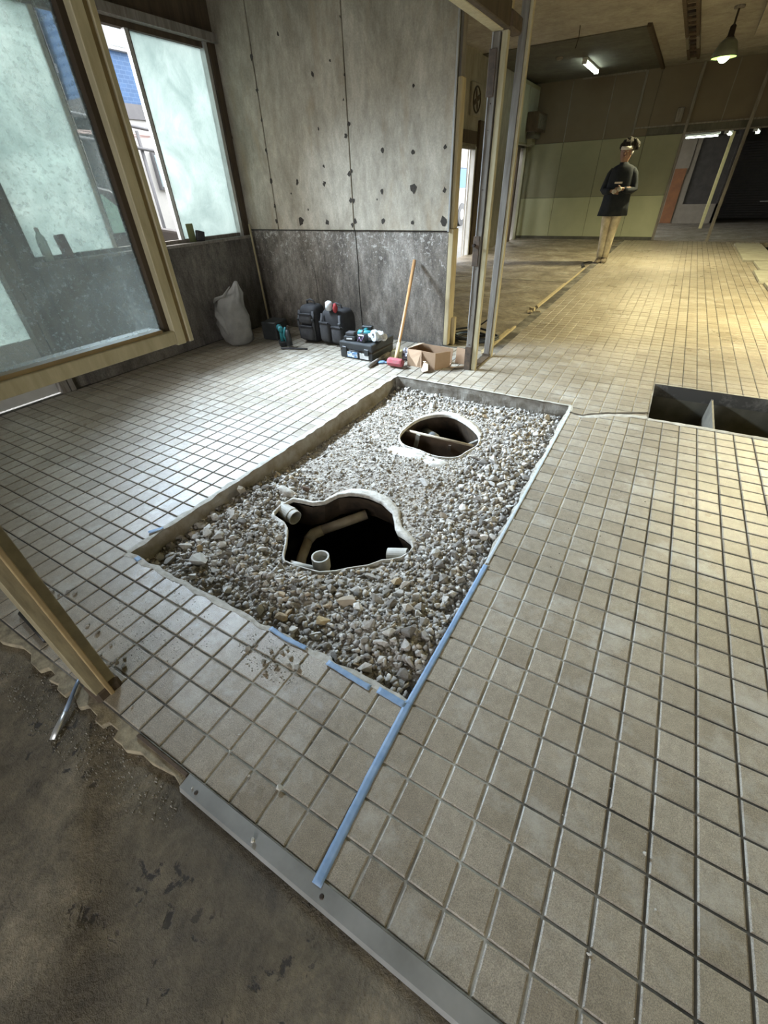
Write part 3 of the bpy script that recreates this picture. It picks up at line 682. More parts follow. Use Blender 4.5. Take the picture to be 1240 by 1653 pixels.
# smoke detector, hanging wires
t = thing('smoke_detector', 'small round smoke detector on the dark ceiling', 'smoke detector', (-2.9, 11.3, CZ-.015))
MB().lathe([(.0, -.045), (.05, -.042), (.07, -.02), (.075, 0)], 16).build('cover', M_OLDWOOD, t, smooth=True)
for n_, (x, y, z, zz) in enumerate(((-3.75, 9.7, CZ, CZ-.28), (-2.15, 9.3, CZ, CZ-.26))):
    tag(MB().tube([(x, y, z), (x+.01, y, (z+zz)/2), (x-.015, y, zz)], .006, 5).build('hanging_wire', M_SCREW, None), ('bare wire hanging from the ceiling beside the tall post', 'bare wire hanging from the ceiling near the tube light')[n_], 'wire')
t = thing('cable_tray', 'rusty perforated rail fixed along the hall ceiling', 'ceiling rail', (-.56, 11.0, CZ-.004))
for y0, y1, m_ in ((-2.6, .1, M_RUST), (.2, 1.2, M_OLDWOOD), (1.25, 2.3, M_RUST)):
    B(-.11, -.06, y0, y1, -.05, 0).build('rail', m_, t); B(.06, .11, y0, y1, -.05, 0).build('rail', m_, t)
for k in range(14): B(-.06, .06, -2.5+k*.35, -2.36+k*.35, -.035, -.004).build('rung', M_RUST if k % 3 else M_SCREW, t)

def pendant(name, label, x, y, z0, drop, group=None, power=60, lamp=True):
    t = thing(name, label, 'pendant lamp', (x, y, z0), 0, group)
    MB().lathe([(0.0, -.03), (.07, -.028), (.07, 0)], 16).build('ceiling_rose', M_OLDWOOD, t, smooth=True)
    MB().tube([(0, 0, -.02), (0, 0, -drop+.34)], .014, 8).build('rod', M_SCREW, t)
    MB().lathe([(.02, -drop+.36), (.04, -drop+.34), (.045, -drop+.24), (.07, -drop+.21)], 16).build('lamp_holder', M_SCREW, t, smooth=True)
    sh = MB().lathe([(.06, -drop+.22), (.12, -drop+.17), (.16, -drop+.08), (.185, -drop), (.178, -drop), (.152, -drop+.08), (.11, -drop+.165), (.055, -drop+.21)], 24)
    sh.build('shade', M_SHADE, t, smooth=True)
    MB().ell((0, 0, -drop+.05), (.09, .09, .11), seg=16, rings=10).build('bulb', M_BULB, t, smooth=True)
    MB().lathe([(.12, -drop+.02), (.171, -drop+.012), (.171, -drop+.006), (.12, -drop+.004)], 24).build('mouth_glow_ring', M_GLOW, t, smooth=True)  # added emissive ring imitating the light that fills the shade mouth
    if lamp:
        d = bpy.data.lights.new('lamp_light', 'SPOT'); d.energy = power; d.color = (1.0, 0.89, 0.52); d.spot_size = math.radians(150); d.spot_blend = 0.6; d.shadow_soft_size = .12
        o = bpy.data.objects.new('lamp_light', d); COL.objects.link(o); o.parent = t; o.location = (0, 0, -drop-.03)
    return t
M_SHADE = mat('green_grey_enamel', (0.16, 0.17, 0.12), (0.12, 0.125, 0.09), 8, 0.4)
M_BULB = emit_mat('glowing_lamp_bulb', (0.78, 1.0, 0.5), 22.0)
M_GLOW = emit_mat('yellow_green_mouth_glow', (0.55, 1.0, 0.18), 1.6)  # emission for the glow added at the shade mouth
pendant('pendant_lamp', 'bell-shaped pendant lamp glowing green-white over the far hall', 0.05, 9.8, CZ-.004, .55, power=560)
pendant('pendant_lamp', 'bell-shaped pendant lamp over the middle of the hall, above the frame', 2.3, 5.2, CZ-.004, .55, power=1350)
pendant('pendant_lamp', 'bell-shaped pendant lamp over the near right of the hall, above the frame', 2.3, 0.4, CZ-.004, .55, power=42)

# ------------------------------------------------------------------ EXCAVATION: sides, gravel bed, tank
M_CUT = mat('cut_concrete_edge', (0.28, 0.26, 0.22), (0.14, 0.12, 0.095), 14, 0.95, 60, 0.7, 0.006)
M_CUTEARTH = mat('cut_edge_with_soil', (0.20, 0.165, 0.115), (0.30, 0.275, 0.235), 11, 0.95, 60, 0.7, 0.006)
def rough_side(name, a, b_, inward, m, ztop=-.004, depth=.26, n=90):
    a, b_ = Vector(a), Vector(b_); inn = Vector((*inward, 0)); v = []; rows = 8
    for j in range(rows):
        for i in range(n+1):
            p = Vector((*a.lerp(b_, i/n), 0)) if len(a) == 2 else a.lerp(b_, i/n)
            s_ = noise.fractal(Vector((p.x*9, p.y*9, j*.55)), 1, 2, 5)
            off = .004+.012*max(0, s_+.3)*(0.2+j/3) + (.016 if j > 3 else 0)*(.6+s_)
            v.append(p+inn*off*(0 if j == 0 else 1)+Vector((0, 0, ztop-depth*j/(rows-1))))
    w = n+1
    f = [(j*w+i, j*w+i+1, (j+1)*w+i+1, (j+1)*w+i) for j in range(rows-1) for i in range(n)]
    o = MB().add(v, f).build(name, m, floor); return o
rough_side('cut_side', (PX0, PY0, 0), (PX0, PY1, 0), (1, 0), M_CUTEARTH)
rough_side('cut_side', (PX0, PY1, 0), (PX1, PY1, 0), (0, -1), M_CUT)
rough_side('cut_side', (PX1, PY1, 0), (PX1, PY0, 0), (-1, 0), M_CUT)
rough_side('cut_side', (PX1, PY0, 0), (PX0, PY0, 0), (0, 1), M_CUT)
# crumbled mortar lip along the borders
M_LIP = mat('crumbled_pale_mortar', (0.50, 0.48, 0.43), (0.34, 0.32, 0.27), 30, 0.95, 120, 0.6, 0.003)
def ragged(name, pts, w0, w1, z, m, n=80, side=(0, 0), parent=None, seed=0):
    """thin ragged crust strip following a line; w0..w1 half widths"""
    pts = [Vector((*p, 0)) for p in pts]; v = []; segl = [(pts[i+1]-pts[i]).length for i in range(len(pts)-1)]; tot = sum(segl)
    for i in range(n+1):
        d = tot*i/n; k = 0
        while k < len(segl)-1 and d > segl[k]: d -= segl[k]; k += 1
        p = pts[k].lerp(pts[k+1], min(1, d/segl[k])); t_ = (pts[k+1]-pts[k]).normalized(); nn = Vector((-t_.y, t_.x, 0))
        a = w0+(w1-w0)*(0.5+0.5*noise.noise(Vector((p.x*14, p.y*14, seed+.1)))*1.6); c = w0+(w1-w0)*(0.5+0.5*noise.noise(Vector((p.x*14, p.y*14, seed+9.1)))*1.6)
        v += [p+nn*max(a, .001)+Vector((0, 0, z[0])), p+Vector((0, 0, z[1])), p-nn*max(c, .001)+Vector((0, 0, z[0]))]
    f = []
    for i in range(n):
        a = i*3; f += [(a, a+3, a+4, a+1), (a+1, a+4, a+5, a+2)]
    o = MB().add(v, f).build(name, m, parent); return o
for k, (a, c, w) in enumerate((((PX0-.004, PY0), (PX0-.004, PY1), (.006, .026)), ((PX0, PY1+.004), (PX1, PY1+.004), (.004, .014)), ((PX1+.004, 0.1), (PX1+.004, PY1), (.006, .022)), ((PX1+.002, PY0), (PX1+.002, 0.1), (.002, .008)), ((PX0, PY0-.004), (PX1, PY0-.004), (.003, .02)))):
    o = ragged('mortar_lip', [a, c], w[0], w[1], (0.0006, 0.0022), M_LIP, 120, parent=floor, seed=k*3)

H1 = [(-12.8, 1.0), (-12.2, 1.1), (-11.5, 1.2), (-11.0, 1.7), (-10.7, 2.6), (-10.2, 3.0), (-9.7, 3.2), (-9.0, 3.3), (-8.1, 3.2), (-7.1, 2.7), (-6.7, 2.2), (-6.3, 1.6), (-5.9, 1.2), (-5.5, 1.1), (-5.0, 0.9), (-4.8, 0.7), (-4.8, 0.3), (-5.0, -0.2), (-5.4, -0.6), (-5.7, -0.8), (-6.1, -1.4), (-6.8, -2.0), (-7.3, -2.5), (-7.9, -2.9), (-8.5, -3.0), (-9.2, -3.1), (-9.9, -3.1), (-10.2, -2.8), (-10.7, -2.0), (-11.4, -1.1), (-11.9, -0.8), (-12.8, -0.6), (-13.0, -0.4), (-13.05, 0.3)]
H2 = [(-11.2, 11.1), (-11.3, 12.3), (-11.2, 13.8), (-10.6, 14.9), (-9.7, 15.6), (-8.6, 15.6), (-7.3, 14.8), (-6.4, 14.0), (-5.9, 13.3), (-5.6, 12.1), (-6.0, 11.0), (-6.2, 10.0), (-7.0, 9.6), (-7.9, 9.5), (-8.9, 9.8), (-10.4, 9.9)]
def smooth_poly(P, it=1):
    P = [Vector((x*.1, y*.1)) for x, y in P]
    for _ in range(it):
        Q = []
        for i in range(len(P)):
            a, c = P[i], P[(i+1) % len(P)]; Q += [a*.75+c*.25, a*.25+c*.75]
        P = Q
    return P
H1s, H2s = smooth_poly(H1, 0), smooth_poly(H2, 2)
def poly_dist(P, x, y):
    """signed distance arrays (negative inside)"""
    px = np.array([p[0] for p in P]); py = np.array([p[1] for p in P]); qx = np.roll(px, -1); qy = np.roll(py, -1)
    d = np.full(x.shape, 1e9); ins = np.zeros(x.shape, bool)
    for a, b_, c, e in zip(px, py, qx, qy):
        dx, dy = c-a, e-b_; t_ = np.clip(((x-a)*dx+(y-b_)*dy)/(dx*dx+dy*dy+1e-12), 0, 1)
        d = np.minimum(d, np.hypot(x-a-t_*dx, y-b_-t_*dy))
        cr = ((b_ > y) != (e > y)); xi = a+(y-b_)*(dx)/(dy if abs(dy) > 1e-12 else 1e-12); ins ^= cr & (x < xi)
    return np.where(ins, -d, d)
def smst(a, b_, x): t_ = np.clip((x-a)/(b_-a), 0, 1); return t_*t_*(3-2*t_)
def fnoise(x, y, s, seed):
    r = np.zeros_like(x); rs = np.random.default_rng(seed)
    for k in range(10):
        a = rs.uniform(0, 2*PI); f = s*rs.uniform(.6, 2.2); r += np.sin((x*math.cos(a)+y*math.sin(a))*f+rs.uniform(0, 6))/(1+k*.25)
    return r/4
def bed(x, y):
    z = -0.105+0.014*fnoise(x, y, 7, 1)+0.007*fnoise(x, y, 22, 2)
    z += .058*np.exp(-((y+.48)/.20)**2)*smst(-1.55, -.9, x)           # heaped stones in the front corner
    z += .035*np.exp(-((x+.28)/.16)**2)*smst(1.6, 0.6, y)
    z += .045*np.exp(-((x+1.45)/.16)**2-((y+.15)/.45)**2)             # heap at the left border
    z += .020*np.exp(-((x+.85)/.35)**2-((y-.75)/.2)**2)
    z += .02*np.exp(-((x+.35)/.2)**2-((y-1.5)/.4)**2)
    d1 = poly_dist(H1s, x, y); d2 = poly_dist(H2s, x, y)
    z = np.where(d1 < .16, z+(-.112-z)*(1-smst(.0, .16, d1))*.85, z)
    z = np.where(d2 < .12, z+(-.112-z)*(1-smst(.0, .12, d2))*.85, z)
    z -= .025*(1-smst(0, .07, x-PX0))*smst(.2, .6, y)
    return z, d1, d2
gx = np.linspace(PX0+.001, PX1-.001, 126); gy = np.linspace(PY0+.001, PY1-.001, 220)
X, Y = np.meshgrid(gx, gy); Z, D1, D2 = bed(X, Y)
Z = Z+rng.normal(0, .0022, Z.shape)
keep = (D1 > .010) & (D2 > .010)
verts = np.stack([X.ravel(), Y.ravel(), Z.ravel()], 1); kk = keep.ravel(); w = len(gx); fs = []
for j in range(len(gy)-1):
    for i in range(w-1):
        q = (j*w+i, j*w+i+1, (j+1)*w+i+1, (j+1)*w+i)
        if kk[q[0]] and kk[q[1]] and kk[q[2]] and kk[q[3]]: fs.append(q)
M_SAND = mat('grey_crusher_dust', (0.47, 0.43, 0.37), (0.22, 0.19, 0.155), 34, 0.95, 160, 0.8, 0.006, detail=8)
me = bpy.data.meshes.new('gravel_bed'); me.from_pydata(verts.tolist(), [], fs); me.materials.append(M_SAND)
gb = bpy.data.objects.new('gravel_bed', me); COL.objects.link(gb); gb['kind'] = 'stuff'
tag(gb, 'grey crusher dust and fine gravel filling the dug pit', 'gravel')

# stones
def rock_mesh(name, seed, m, flat=1.0):
    rs = random.Random(seed); bm = bmesh.new()
    n_ = rs.randint(11, 15)
    for i in range(n_):
        v = Vector((rs.gauss(0, 1), rs.gauss(0, 1), rs.gauss(0, 1))).normalized()*rs.uniform(.82, 1.12)
        v = Vector((v.x*rs.uniform(.95, 1.05)*1.15, v.y*.9, v.z*.78*flat)); bm.verts.new(v*.5)
    r = bmesh.ops.convex_hull(bm, input=bm.verts); 
    bmesh.ops.delete(bm, geom=[g for g in r['geom_unused'] if isinstance(g, bmesh.types.BMVert)], context='VERTS')
    bmesh.ops.recalc_face_normals(bm, faces=bm.faces)
    me = bpy.data.meshes.new(name); bm.to_mesh(me); bm.free(); me.materials.append(m); return me
def stone_mat(name, attr):
    m, nt, p, out = new_mat(name)
    if attr: a = N(nt, 'ShaderNodeAttribute', attribute_name='tone').outputs['Fac']
    else: a = N(nt, 'ShaderNodeObjectInfo').outputs['Random']
    base = ramp(nt, a, [(0.0, (0.13, 0.115, 0.095)), (0.25, (0.27, 0.245, 0.21)), (0.6, (0.42, 0.39, 0.345)), (0.86, (0.56, 0.53, 0.475)), (0.95, (0.38, 0.29, 0.18)), (1.0, (0.68, 0.655, 0.60))])
    pos = geo_pos(nt)
    f = ramp(nt, noise_tex(nt, pos, 75, 5, 0.7), [(0.3, (0.7,)*3), (0.7, (1.2,)*3)])
    L(nt, mixc(nt, 0.85, base, f, 'MULTIPLY'), p.inputs['Base Color']); p.inputs['Roughness'].default_value = 0.9
    bump(nt, p, noise_tex(nt, pos, 160, 4, 0.7), 0.5, 0.003); return m
M_STONE = stone_mat('crushed_stone', False); M_STONEA = stone_mat('crushed_stone_small', True)
RM = [rock_mesh('stone', 100+k, M_STONE) for k in range(14)]
def rock_arrays(me):
    v = np.array([x.co[:] for x in me.vertices]); f = [tuple(p.vertices) for p in me.polygons]
    tri = []
    for q in f:
        for k in range(1, len(q)-1): tri.append((q[0], q[k], q[k+1]))
    return v, np.array(tri)
RA = [rock_arrays(m_) for m_ in RM]
def coarse(x, y):
    """1 where coarse stones lie, 0 where fines lie"""
    c = .85*smst(.1, -.35, y)*np.ones_like(x)
    c = np.maximum(c, .95*smst(-.62, -.38, x)*smst(1.85, .9, y))
    c = np.maximum(c, .9*np.exp(-((x+1.40)/.17)**2)*smst(.45, .1, y))
    c = np.maximum(c, .75*np.exp(-((x+.32)/.2)**2-((y-1.45)/.35)**2))
    c = np.maximum(c, .5*np.exp(-((y-1.75)/.12)**2))
    return np.clip(c+.15*fnoise(x, y, 9, 5), 0, 1)
big = []      # (x, y, size)
def room_for(x, y, s_, lst, k=.42):
    for a, b_, c in lst:
        if abs(a-x) < .1 and (a-x)**2+(b_-y)**2 < (k*(s_+c))**2: return False
    return True
named = [(-1.315, -.545, .105, 'largest pale rock at the left front of the pit'), (-1.555, -.02, .07, 'upright brownish rock leaning at the left border of the pit'), (-.535, -.43, .085, 'brown-tinged rock standing proud in the front of the pit'),
         (-.575, -.545, .062, 'ochre block lying at the front edge of the pit'), (-.67, .59, .068, 'white quartz lump lying alone between the two tank holes'), (-1.38, -.36, .06, 'grey rock behind the largest pale rock'),
         (-.175, 1.62, .055, 'round grey stone near the far right corner of the pit'), (-.345, .04, .06, 'stone with a flat top right of the broken tank hole'), (-1.28, .22, .05, 'dark lump behind the upper left of the broken tank hole'), (-.85, -.62, .055, 'pale angular stone against the front edge of the pit')]
for x, y, s_, l in named: big.append((x, y, s_))
tries = 0
cand = []
while len(big) < 300 and tries < 30000:
    tries += 1
    x = random.uniform(PX0+.03, PX1-.03); y = random.uniform(PY0+.03, PY1-.03)
    c = float(coarse(np.array([x]), np.array([y]))[0])
    if random.random() > c*c: continue
    s_ = random.uniform(.032, .060)*(1.0+.25*(random.random() < .15))
    _, a, b_ = bed(np.array([x]), np.array([y]))
    if a[0] < s_*.55+.012 or b_[0] < s_*.55+.012: continue
    if not room_for(x, y, s_, big): continue
    big.append((x, y, s_))
tones = {0: .9}
for k, (x, y, s_) in enumerate(big):
    z = float(bed(np.array([x]), np.array([y]))[0][0])
    me = RM[k % len(RM)]
    o = bpy.data.objects.new('stone', me); COL.objects.link(o)
    o.location = (x, y, z+s_*.22); o.rotation_euler = (random.uniform(-.5, .5), random.uniform(-.5, .5), random.uniform(0, 6.3)); o.scale = (s_, s_, s_)
    if k < len(named):
        tag(o, named[k][3], 'rock')
        mm = mat('rock_%d' % k, {1: (.36, .31, .23), 2: (.40, .33, .24), 3: (.44, .34, .19), 4: (.68, .66, .62), 8: (.16, .11, .08)}.get(k, (.46, .44, .39)), None, 30, .9, 120, .6, .004)
        o.data = me.copy(); o.data.materials[0] = mm
        if k == 1: o.scale = (.055, .05, .10); o.location.z = z+.04
    else:
        big_ = s_ > .048
        zone = ('the front heap of the pit' if y < -.22 else 'the left border of the pit' if x < -1.15 else 'the right border of the pit' if x > -.42 else 'the far end of the pit' if y > 1.2 else 'the middle of the pit between the holes')
        tag(o, '%s angular crushed stone in %s' % ('larger' if big_ else 'smaller', zone), 'stone', '%s crushed stones in %s' % ('larger' if big_ else 'smaller', zone))
# small stones, merged
def scatter_merge(n, smin, smax, weight, zoff, region=None):
    vs, fs, tn = [], [], []; base = 0
    xs_ = rng.uniform(PX0+.008, PX1-.008, n); ys_ = rng.uniform(PY0+.008, PY1-.008, n)
    zz, d1, d2 = bed(xs_, ys_); cc = coarse(xs_, ys_); pr = weight(cc)
    ok = (rng.random(n) < pr) & (d1 > .016) & (d2 > .016)
    for k in np.nonzero(ok)[0]:
        s_ = rng.uniform(smin, smax); v, t_ = RA[rng.integers(len(RA))]
        a, b_, c = rng.uniform(0, 2*PI), rng.uniform(-.9, .9), rng.uniform(-.9, .9)
        ca, sa, cb, sb, cc_, sc_ = math.cos(a), math.sin(a), math.cos(b_), math.sin(b_), math.cos(c), math.sin(c)
        R = np.array([[ca, -sa, 0], [sa, ca, 0], [0, 0, 1]])@np.array([[1, 0, 0], [0, cb, -sb], [0, sb, cb]])@np.array([[cc_, 0, sc_], [0, 1, 0], [-sc_, 0, cc_]])
        vs.append((v*s_)@R.T+np.array([xs_[k], ys_[k], zz[k]+s_*zoff])); fs.append(t_+base); base += len(v); tn.append(np.full(len(v), rng.random()))
    return np.concatenate(vs), np.concatenate(fs), np.concatenate(tn)
parts = [scatter_merge(5600, .020, .038, lambda c: .04+.96*c, .25), scatter_merge(15000, .010, .020, lambda c: .30+.55*c, .2), scatter_merge(9000, .006, .011, lambda c: .95*(1-c)+.05, .25)]
off = 0; V, F, T_ = [], [], []
for v, f, t_ in parts: V.append(v); F.append(f+off); T_.append(t_); off += len(v)
V = np.concatenate(V); F = np.concatenate(F); T_ = np.concatenate(T_)
me = bpy.data.meshes.new('small_stones'); me.vertices.add(len(V)); me.vertices.foreach_set('co', V.astype(np.float32).ravel())
me.loops.add(len(F)*3); me.loops.foreach_set('vertex_index', F.astype(np.int32).ravel())
me.polygons.add(len(F)); me.polygons.foreach_set('loop_start', np.arange(0, len(F)*3, 3, dtype=np.int32))
me.update(calc_edges=True); at = me.attributes.new('tone', 'FLOAT', 'POINT'); at.data.foreach_set('value', T_.astype(np.float32))
me.materials.append(M_STONEA); o = bpy.data.objects.new('small_stones', me); COL.objects.link(o); o.parent = gb; o['kind'] = 'stuff'
print('small stones tris', len(F))

# tank shell rims
M_FRP = mat('dusty_fibreglass_shell', (0.60, 0.57, 0.51), (0.34, 0.31, 0.26), 22, 0.9, 70, 0.8, 0.006, detail=9)
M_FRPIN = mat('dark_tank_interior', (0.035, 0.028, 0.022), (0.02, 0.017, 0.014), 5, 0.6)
M_CRUST = mat('pale_mortar_crust', (0.60, 0.575, 0.52), (0.36, 0.33, 0.28), 26, 0.95, 70, 0.6, 0.006)
def rim(P, name, wfun, hin, hout, m, parent, zdown=.022):
    n_ = len(P); v = []; f = []
    area = sum(P[i].x*P[(i+1) % n_].y-P[(i+1) % n_].x*P[i].y for i in range(n_)); sg = 1 if area > 0 else -1
    for i in range(n_):
        tdir = (P[(i+1) % n_]-P[i-1]).normalized(); nn = Vector((tdir.y, -tdir.x))*sg
        w_ = wfun(P[i], nn); zi = hin(P[i], nn); zo = hout(P[i], nn)
        o1 = P[i]+nn*.009; o2 = P[i]+nn*w_*.55; o3 = P[i]+nn*w_
        v += [(P[i].x, P[i].y, zi-zdown), (P[i].x, P[i].y, zi), (o1.x, o1.y, zi+.001), (o2.x, o2.y, zi*.5+zo*.5), (o3.x, o3.y, zo), (o3.x, o3.y, zo-.04)]
    for i in range(n_):
        a, c = i*6, ((i+1) % n_)*6
        for k in range(5): f.append((a+k, c+k, c+k+1, a+k+1))
    return MB().add(v, f).build(name, m, parent, smooth=True)
tk = thing('septic_tank', 'buried fibreglass tank broken open in the middle of the gravel pit', 'tank', (0, 0, 0))
back = lambda nn: max(0, nn.y)
rim(H1s, 'shell_rim', lambda p, nn: 0.013+.050*(back(nn)**1.5 if p.x > -1.08 else .2)*(1 if p.x < -.58 else .5), lambda p, nn: -.098+.012*back(nn), lambda p, nn: -.108+.018*back(nn), M_FRP, tk)
t2 = tk
rim(H2s, 'shell_rim', lambda p, nn: .014+.05*back(nn)**1.5, lambda p, nn: -.100+.008*back(nn), lambda p, nn: -.108+.014*back(nn), M_FRP, t2)
# mortar crust in front of the rear hole
cr = []
def crust(name, cx, cy, rx, ry, seed, h=.012, label=None):
    n_ = 26; v = [(cx, cy, 0)]; f = []
    rings_ = 5
    for r_ in range(1, rings_+1):
        for i in range(n_):
            a = 2*PI*i/n_; q = r_/rings_*(1+.28*noise.noise(Vector((math.cos(a)*1.7, math.sin(a)*1.7, seed))))
            v.append((cx+rx*q*math.cos(a), cy+ry*q*math.sin(a), r_/rings_))
    xy = np.array(v); z, dA, dB = bed(xy[:, 0], xy[:, 1]); 
    v = [(xy[i, 0], xy[i, 1], z[i]+h*(1-xy[i, 2]**3)+(-.006 if xy[i, 2] > .95 else .002)+.004*noise.noise(Vector((xy[i, 0]*30, xy[i, 1]*30, 0)))) for i in range(len(xy))]
    f = [(0, 1+i, 1+(i+1) % n_) for i in range(n_)]
    for r_ in range(rings_-1):
        a = 1+r_*n_
        f += [(a+i, a+n_+i, a+n_+(i+1) % n_, a+(i+1) % n_) for i in range(n_)]
    return MB().add(v, f).build(name, M_CRUST, tk, smooth=True)
for q in range(1):
    crust('mortar_crust', -.93, .90, .20, .085, 3.0)
    crust('mortar_crust', -.72, .86, .10, .07, 5.0)
    crust('mortar_crust', -1.36, .14, .07, .035, 7.0, .03)
# vessel under the gravel
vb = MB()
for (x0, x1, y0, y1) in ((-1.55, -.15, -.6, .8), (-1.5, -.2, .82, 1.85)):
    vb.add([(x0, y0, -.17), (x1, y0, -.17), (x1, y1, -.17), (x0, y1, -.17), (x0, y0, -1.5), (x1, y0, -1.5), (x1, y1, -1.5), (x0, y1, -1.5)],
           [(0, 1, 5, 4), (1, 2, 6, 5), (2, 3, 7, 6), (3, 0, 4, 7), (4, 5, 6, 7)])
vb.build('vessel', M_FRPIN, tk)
# underside skirt following the hole outlines so the broken edge has thickness and a dark inside
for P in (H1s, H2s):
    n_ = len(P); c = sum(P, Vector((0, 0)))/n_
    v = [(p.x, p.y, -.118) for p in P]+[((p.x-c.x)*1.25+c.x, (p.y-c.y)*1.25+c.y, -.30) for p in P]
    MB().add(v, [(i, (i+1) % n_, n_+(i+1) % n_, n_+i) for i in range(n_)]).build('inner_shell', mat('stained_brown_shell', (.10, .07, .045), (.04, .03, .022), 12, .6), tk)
M_PVC = mat('dusty_grey_pvc', (0.50, 0.485, 0.43), (0.36, 0.34, 0.29), 16, 0.55)
M_PVCD = mat('stained_buff_pvc', (0.40, 0.33, 0.23), (0.27, 0.215, 0.15), 12, 0.5)
def pipe_thing(name, label, cat='pipe'): return thing(name, label, cat)
t = tk
MB().pipe([(-1.335, .045, -.135), (-1.255, .030, -.142), (-1.205, .020, -.147)], .043, .038, 24).build('inlet_pipe', M_PVC, t, smooth=False, label='open grey inlet pipe end at the left of the broken hole')
MB().pipe([(-1.26, .031, -.1415), (-1.235, .026, -.144)], .046, .0425, 24).build('pipe_collar', M_PVC, t)
MB().tube([(-.93, .34, -.24), (-1.14, .13, -.30)], .03, 18, flat=(0, 0, 1)).build('cross_pipe', M_PVCD, t, smooth=True, label='buff pipe bent in an elbow inside the hole')
MB().tube([(-1.128, .142, -.297), (-1.165, .10, -.31), (-1.170, .05, -.325)], [.033, .034, .033], 18).build('elbow', M_PVCD, t, smooth=True)
MB().tube([(-1.169, .056, -.324), (-1.135, -.06, -.36), (-1.06, -.20, -.40)], .029, 18).build('down_pipe', M_PVCD, t, smooth=True)
MB().pipe([(-.865, -.19, -.32), (-.865, -.19, -.15)], .038, .033, 24).build('riser_pipe', M_PVC, t, label='upright grey riser with an open socket')
MB().pipe([(-.865, -.19, -.19), (-.865, -.19, -.125), (-.865, -.19, -.118)], .045, .037, 28).build('riser_socket', M_PVC, t)
MB().tube([(-.90, -.20, -.24), (-.95, -.245, -.20), (-1.0, -.28, -.17)], .03, 16).build('riser_branch', M_PVC, t, smooth=True)
MB().pipe([(-.585, .005, -.150), (-.52, .025, -.140), (-.49, .035, -.135)], .04, .035, 24).build('outlet_pipe', M_PVC, t, label='short pale outlet pipe at the right of the hole')
M_BROWNB = mat('brown_stained_baffle', (0.14, 0.09, 0.055), (0.075, 0.05, 0.032), 9, 0.6)
B(-1.16, -.60, 1.235, 1.250, -.42, -.135, RZ(.01)).build('baffle_board', M_BROWNB, t)
MB().tube([(-1.15, 1.243, -.13), (-.60, 1.249, -.135)], .012, 8).build('baffle_rim', M_PVCD, t, smooth=True)
B(-.78, -.76, 1.222, 1.235, -.20, -.16).build('clip', M_RUST, t)
MB().box(-1.05, -1.02, 1.22, 1.236, -.24, -.13, RY(.2)).build('hanging_rag', M_PVC, t)
MB().tube([(-.66, 1.32, -.17), (-.60, 1.42, -.16)], .010, 8).build('thin_pipe', M_PVC, t)
MB().tube([(-1.10, 1.50, -.26), (-.95, 1.36, -.22)], (.05), 14).build('inner_pipe', mat('blue_grey_stained_pvc', (.16, .17, .17), None, 10, .5), t, smooth=True)
tag(MB().tube([(-.55, 1.02, -.085), (-.47, 1.0, -.078), (-.40, .95, -.08), (-.36, .90, -.085)], [.004, .009, .007, .003], 6).build('root_stick', M_DKWOOD, None), 'bent dark stick on the gravel beside the rear hole', 'stick')

# drain trench
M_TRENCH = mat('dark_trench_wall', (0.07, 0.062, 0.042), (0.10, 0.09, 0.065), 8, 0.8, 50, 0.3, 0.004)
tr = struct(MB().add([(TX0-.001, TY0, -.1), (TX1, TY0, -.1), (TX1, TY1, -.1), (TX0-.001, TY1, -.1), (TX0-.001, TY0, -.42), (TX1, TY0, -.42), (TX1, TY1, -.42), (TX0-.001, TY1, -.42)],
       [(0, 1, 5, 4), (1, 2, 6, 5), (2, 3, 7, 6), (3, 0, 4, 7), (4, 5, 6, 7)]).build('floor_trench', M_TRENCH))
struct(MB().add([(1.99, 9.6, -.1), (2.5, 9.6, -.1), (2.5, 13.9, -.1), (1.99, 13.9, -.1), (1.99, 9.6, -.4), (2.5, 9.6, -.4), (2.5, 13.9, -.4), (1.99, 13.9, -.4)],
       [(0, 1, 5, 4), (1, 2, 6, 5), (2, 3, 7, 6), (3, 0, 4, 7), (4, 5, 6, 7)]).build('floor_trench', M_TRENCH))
# triangular divider plate standing in the trench
M_PLATE = mat('grey_steel_plate', (0.20, 0.18, 0.14), (0.13, 0.115, 0.09), 8, 0.7)
pl = MB().add([(.66, 2.0, -.42), (.80, 1.97, -.42), (.80, 1.97, -.05), (.75, 2.55, -.06), (.55, 2.55, -.42)], [(0, 1, 2), (0, 2, 3), (0, 3, 4)])
tag(MB().add([(.79, 1.945, -.42), (.81, 2.645, -.42), (.82, 2.64, -.05), (.80, 1.95, -.012)], [(0, 1, 2, 3)]).build('divider_plate', M_PLATE, None, solid=.012), 'tall steel divider plate standing across the dark floor trench', 'plate')
ragged('mortar_lip', [(TX0, TY0-.006), (TX1, TY0-.006)], .006, .03, (.0006, .002), M_LIP, 140, parent=floor, seed=31)
ragged('mortar_lip', [(TX0, TY1+.004), (TX1, TY1+.004)], .003, .008, (.0006, .002), M_LIP, 100, parent=floor, seed=37)
M_CRACK = mat('dark_floor_crack', (0.06, 0.045, 0.03), None, 40, 0.95)
ragged('floor_crack', [(-.09, 1.80), (.0, 1.78), (.07, 1.84), (.16, 1.91), (.27, 1.955), (.40, 2.03)], .004, .016, (.0027, .0032), M_CRACK, 80, parent=floor, seed=3)
ragged('mortar_lip', [(-.02, 1.755), (.07, 1.80), (.16, 1.87), (.27, 1.915), (.40, 1.95)], .01, .035, (.0006, .0024), M_LIP, 80, parent=floor, seed=8)

